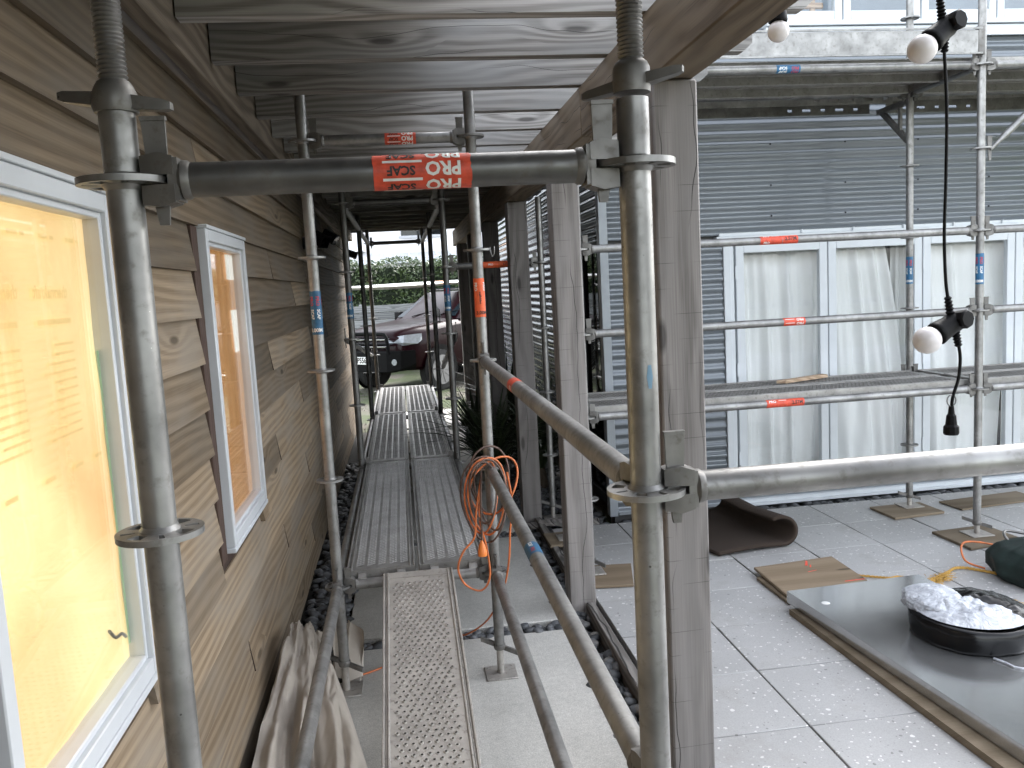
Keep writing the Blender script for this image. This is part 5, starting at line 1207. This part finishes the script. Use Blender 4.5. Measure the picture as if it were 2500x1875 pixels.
flax(1.10, 7.6, 110, 1.0, 'dark strap leaved plant near the far end of the deck', 3)
flax(1.58, 8.6, 110, 1.5, 'tall strap leaved plant behind the far posts', 4)
m_ = MB(); rn = random.Random(11)
for i in range(5200):
    x = rn.uniform(-3, 4); y = 10.4+rn.random()**1.3*5; q = mnoise.noise(Vector((x*.9, y*.9, 2)))
    if q < 0.02: continue
    a = rn.uniform(0, 6.28); h = rn.uniform(.02, .06); d = Vector((math.cos(a), math.sin(a), 0)); p = Vector((x, y, -0.076))
    m_.add([p-d*.004, p+d*.004, p+Vector((d.y*.02, -d.x*.02, h))], [(0, 1, 2)])
gr = m_.build('grass', 'hedge', smooth=0); gr['kind'] = 'stuff'; gr['label'] = 'thin grass growing on the dirt beyond the deck'; gr['category'] = 'grass'

# ================================================================== PARKED CAR
car = thing('parked_car', (0.39, 15.57, -0.075), 'dark maroon four wheel drive with black bull bar parked at the far end', 'car')
car.rotation_euler = (0, 0, math.atan2(-0.71, -0.70))
def cpart(mb, name, mat_, parent=None, smooth=35, **kw):
    if name not in ('wheel', 'rim', 'wheel_arch', 'hull', 'orange_panel', 'strap'):
        mb.v = [(x, y, z_ if z_ < 0.5 else (0.5+(z_-0.5)*1.135 if z_ < 1.3 else 1.408+(z_-1.3)*(0.492/0.6) if z_ < 1.9 else z_)) for x, y, z_ in mb.v]
    xs, ys, zs = zip(*mb.v); o_ = ((min(xs)+max(xs))/2, (min(ys)+max(ys))/2, (min(zs)+max(zs))/2)
    me = mb.mesh(name, o_, smooth); me.materials.append(M[mat_]); o = bpy.data.objects.new(name, me); COL.objects.link(o)
    par = parent or car; o.parent = par; o.location = Vector(o_)-(Vector(par['_o']) if '_o' in par else Vector()); o['_o'] = o_
    for k_, v_ in kw.items(): o[k_] = v_
    return o
stn = [(0.90, .70, .98, .52), (0.86, .80, 1.05, .48), (0.74, .90, 1.115, .46), (.45, .955, 1.165, .44), (0.0, .985, 1.20, .42), (-.55, .99, 1.245, .42), (-1.4, .99, 1.27, .42), (-2.6, .99, 1.27, .42), (-3.6, .985, 1.27, .44), (-3.98, .94, 1.25, .48), (-4.06, .86, 1.15, .52)]
def sect(X, hw, zt, zb):
    h = [(0, zt+.02), (hw*.45, zt+.016), (hw*.72, zt+.005), (hw*.90, zt-.035), (hw*.97, zt-.10), (hw, zt-.30), (hw*.985, zb+.22), (hw*.97, zb+.06), (hw*.9, zb), (0, zb)]
    return [(X, y, z_) for y, z_ in h]+[(X, -y, z_) for y, z_ in h[-2:0:-1]]
bd_ = MB(); rows = [sect(*s_) for s_ in stn]; n = len(rows[0]); vs = [p for r_ in rows for p in r_]; fs = []
for i in range(len(rows)-1):
    for k in range(n): fs.append((i*n+k, i*n+(k+1) % n, (i+1)*n+(k+1) % n, (i+1)*n+k))
fs += [tuple(range(n)), tuple((len(rows)-1)*n+k for k in range(n))[::-1]]; bd_.add(vs, fs); body = cpart(bd_, 'body', 'car')
cb = MB(); base = [(-.58, .60), (-.72, .90), (-1.2, .93), (-3.6, .93), (-3.98, .86)]; top = [(-1.40, .52), (-1.46, .68), (-1.7, .73), (-3.5, .72), (-3.80, .66)]
cb.hull([(x, s_*y, 1.24) for x, y in base for s_ in (-1, 1)]+[(x, s_*y, 1.845) for x, y in top for s_ in (-1, 1)]+[(x-.05 if x < -2 else x-.12, s_*y*.8, 1.885) for x, y in top for s_ in (-1, 1)]); cab = cpart(cb, 'cabin', 'car')
def quad(pts, name, mat_, parent=None):
    m_ = MB(); P = [Vector(p) for p in pts]; nrm = (P[1]-P[0]).cross(P[2]-P[0]).normalized(); cen = sum(P, Vector())/len(P)
    if nrm.dot(cen-Vector((-2.3, 0, 1.4))) < 0: nrm = -nrm
    m_.extrude([p+nrm*0.002 for p in P], nrm*0.010); return cpart(m_, name, mat_, parent)
quad([(-.70, -.80, 1.285), (-.70, .80, 1.285), (-1.385, .60, 1.80), (-1.385, -.60, 1.80)], 'windscreen', 'car_glass', cab)
for s_ in (-1, 1):
    for a, b_ in (((-.95, -1.72), (-1.62, -1.72)), ((-1.82, -2.72), (-1.80, -2.68)), ((-2.82, -3.70), (-2.78, -3.55))):
        quad([(a[0], s_*.925, 1.30), (a[1], s_*.925, 1.30), (b_[1], s_*.755, 1.79), (b_[0], s_*.755, 1.79)], 'side_window', 'car_glass', cab)
    m_ = MB(); m_.hull([(-1.0+dx, s_*(1.03+dy), 1.32+dz) for dx in (-.05, .06) for dy in (-.06, .10) for dz in (-.09, .09)]+[(-1.0+.09, s_*1.07, 1.32)]); mr = cpart(m_, 'mirror', 'black'); 
    m_ = MB(); m_.hull([(x, s_*y, z_) for x, y, z_ in ((.905, .46, .89), (.90, .46, 1.0), (.84, .84, .88), (.82, .84, 1.05), (.50, .985, .95), (.50, .985, 1.06), (.925, .48, .93), (.87, .86, .93), (.62, .985, .90))]); cpart(m_, 'headlamp', 'lamp_lens')
    for X in (0.0, -2.85):
        m_ = MB(); m_.lathe([(0, .47), (.012, .47), (.013, .44)], (X, s_*.975, .42), (0, s_, 0), 32); cpart(m_, 'wheel_arch', 'car_black')
        w_ = MB(); w_.lathe([(-.26, .30), (-.25, .38), (-.20, .405), (-.06, .405), (-.01, .385), (0.0, .30)], (X, s_*1.005, .40), (0, s_, 0), 36); wh = cpart(w_, 'wheel', 'rubber')
        r_ = MB(); r_.lathe([(0.0, .285), (.006, .285), (.006, .262), (-.02, .255)], (X, s_*1.0055, .40), (0, s_, 0), 36)
        for k in range(10):
            a = 2*math.pi*k/10; d = Vector((math.cos(a), 0, math.sin(a))); r_.obox(Vector((X, s_*1.008, .40))+d*.155, d, (0, 1, 0), d.cross(Vector((0, 1, 0))), .115, .006, .021 if k % 2 else .014)
        r_.lathe([(0, .055), (.012, .05)], (X, s_*1.008, .40), (0, s_, 0), 20); cpart(r_, 'rim', 'alloy', wh)
    m_ = MB(); m_.cbox(-3.4, -.55, s_*1.0-.01 if s_ > 0 else -1.03, s_*1.0+.03 if s_ > 0 else -.99, .40, .44, .005); cpart(m_, 'side_step', 'chrome')
    m_ = MB(); m_.cbox(-3.5, -1.55, s_*.64-.02, s_*.64+.02, 1.90, 1.93, .006); rk = cpart(m_, 'roof_rail', 'dark_metal')
for X in (-1.75, -3.0):
    m_ = MB(); m_.cbox(X-.03, X+.03, -.68, .68, 1.931, 1.955, .006); cpart(m_, 'roof_bar', 'dark_metal')
for z_ in (.86, .92, .98):
    m_ = MB(); m_.cbox(.895, .925, -.47, .47, z_-.014, z_+.014, .004); cpart(m_, 'grille_bar', 'chrome')
m_ = MB(); m_.cbox(.88, .90, -.50, .50, .80, 1.02, .004); cpart(m_, 'grille', 'car_black')
for y0 in (-.35, .30):
    m_ = MB(); m_.tube([(-.66, y0, 1.30), (-.80, y0+.30, 1.385), (-.86, y0+.52, 1.425)], .009, 6); cpart(m_, 'wiper', 'black')
bb = MB(); bb.hull([(x, s_*y, z_) for s_ in (-1, 1) for x, y, z_ in ((.70, .99, .58), (.70, .99, .80), (.98, .86, .50), (1.10, .62, .46), (1.10, .62, .78), (.98, .88, .80), (.66, .93, .48), (.9, .5, .42))]); bp = cpart(bb, 'bull_bar', 'car_black', smooth=20)
m_ = MB(); m_.tube(smooth_path([(1.07, .66, .76), (1.09, .66, .95), (1.09, .62, 1.055), (1.09, .50, 1.085), (1.09, .0, 1.09), (1.09, -.50, 1.085), (1.09, -.62, 1.055), (1.09, -.66, .95), (1.07, -.66, .76)], 5), .032, 10); m_.tube([(1.085, .64, .92), (1.09, -.64, .92)], .026, 8)
for y0 in (-.30, .30): m_.tube([(1.08, y0, .77), (1.09, y0, 1.08)], .024, 8)
cpart(m_, 'hoop', 'car_black', bp)
for s_ in (-1, 1):
    m_ = MB(); m_.lathe([(0, .055), (.012, .05)], (1.035, s_*.755, .62), (.92, s_*.38, 0), 16); cpart(m_, 'fog_lamp', 'lamp_lens', bp)
m_ = MB(); m_.cbox(1.102, 1.112, -.18, .18, .585, .71, .002); npl = cpart(m_, 'number_plate', 'plate_white', bp)
vs, fs = text2d('P556', 0.13); m_ = MB(); m_.add([(1.1135, -0.03+x*0.95, .647+y) for x, y in vs], fs); cpart(m_, 'lettering', 'ink_black', bp, 0)
vs, fs = text2d('N', 0.13)
m_ = MB(); m_.tube([(.86, .25, .40), (.92, .25, .37), (.93, .25, .42)], .014, 6); cpart(m_, 'tow_hook', 'dark_metal', bp)
# surfboard on the roof
sb = thing('surfboard', (0.42, 15.57, -0.075), 'long white surfboard strapped on the roof of the parked car', 'surfboard'); sb.rotation_euler = car.rotation_euler
def sbf(u, v):
    X = 1.75-3.9*u; hw = 0.30*(math.sin(math.pi*min(1, max(0, u*0.94+0.03))))**0.55+0.004; t = 2*math.pi*v
    zc = 1.955+0.055*(1-u)**3+0.10*u+0.03; th = 0.055*(math.sin(math.pi*(u*0.96+0.02)))**0.4
    return (X, 0.18+hw*math.cos(t), zc+th*math.sin(t))
m_ = MB(); m_.grid(sbf, 50, 24); cpart(m_, 'hull', 'board', sb, 60)
m_ = MB(); m_.grid(lambda u, v: (lambda p: (p[0], 0.18+(p[1]-.18)*1.006, p[2]+(0.0015 if p[2] > 0 else 0)))(sbf(0.60+0.10*u, v)), 6, 24); cpart(m_, 'orange_panel', 'board_o', sb, 60)
m_ = MB(); m_.grid(lambda u, v: (lambda p: (p[0], 0.18+(p[1]-.18)*1.03, p[2]))(sbf(0.905-0.02*u-0.01, v)), 2, 24); cpart(m_, 'strap', 'black', sb, 60)
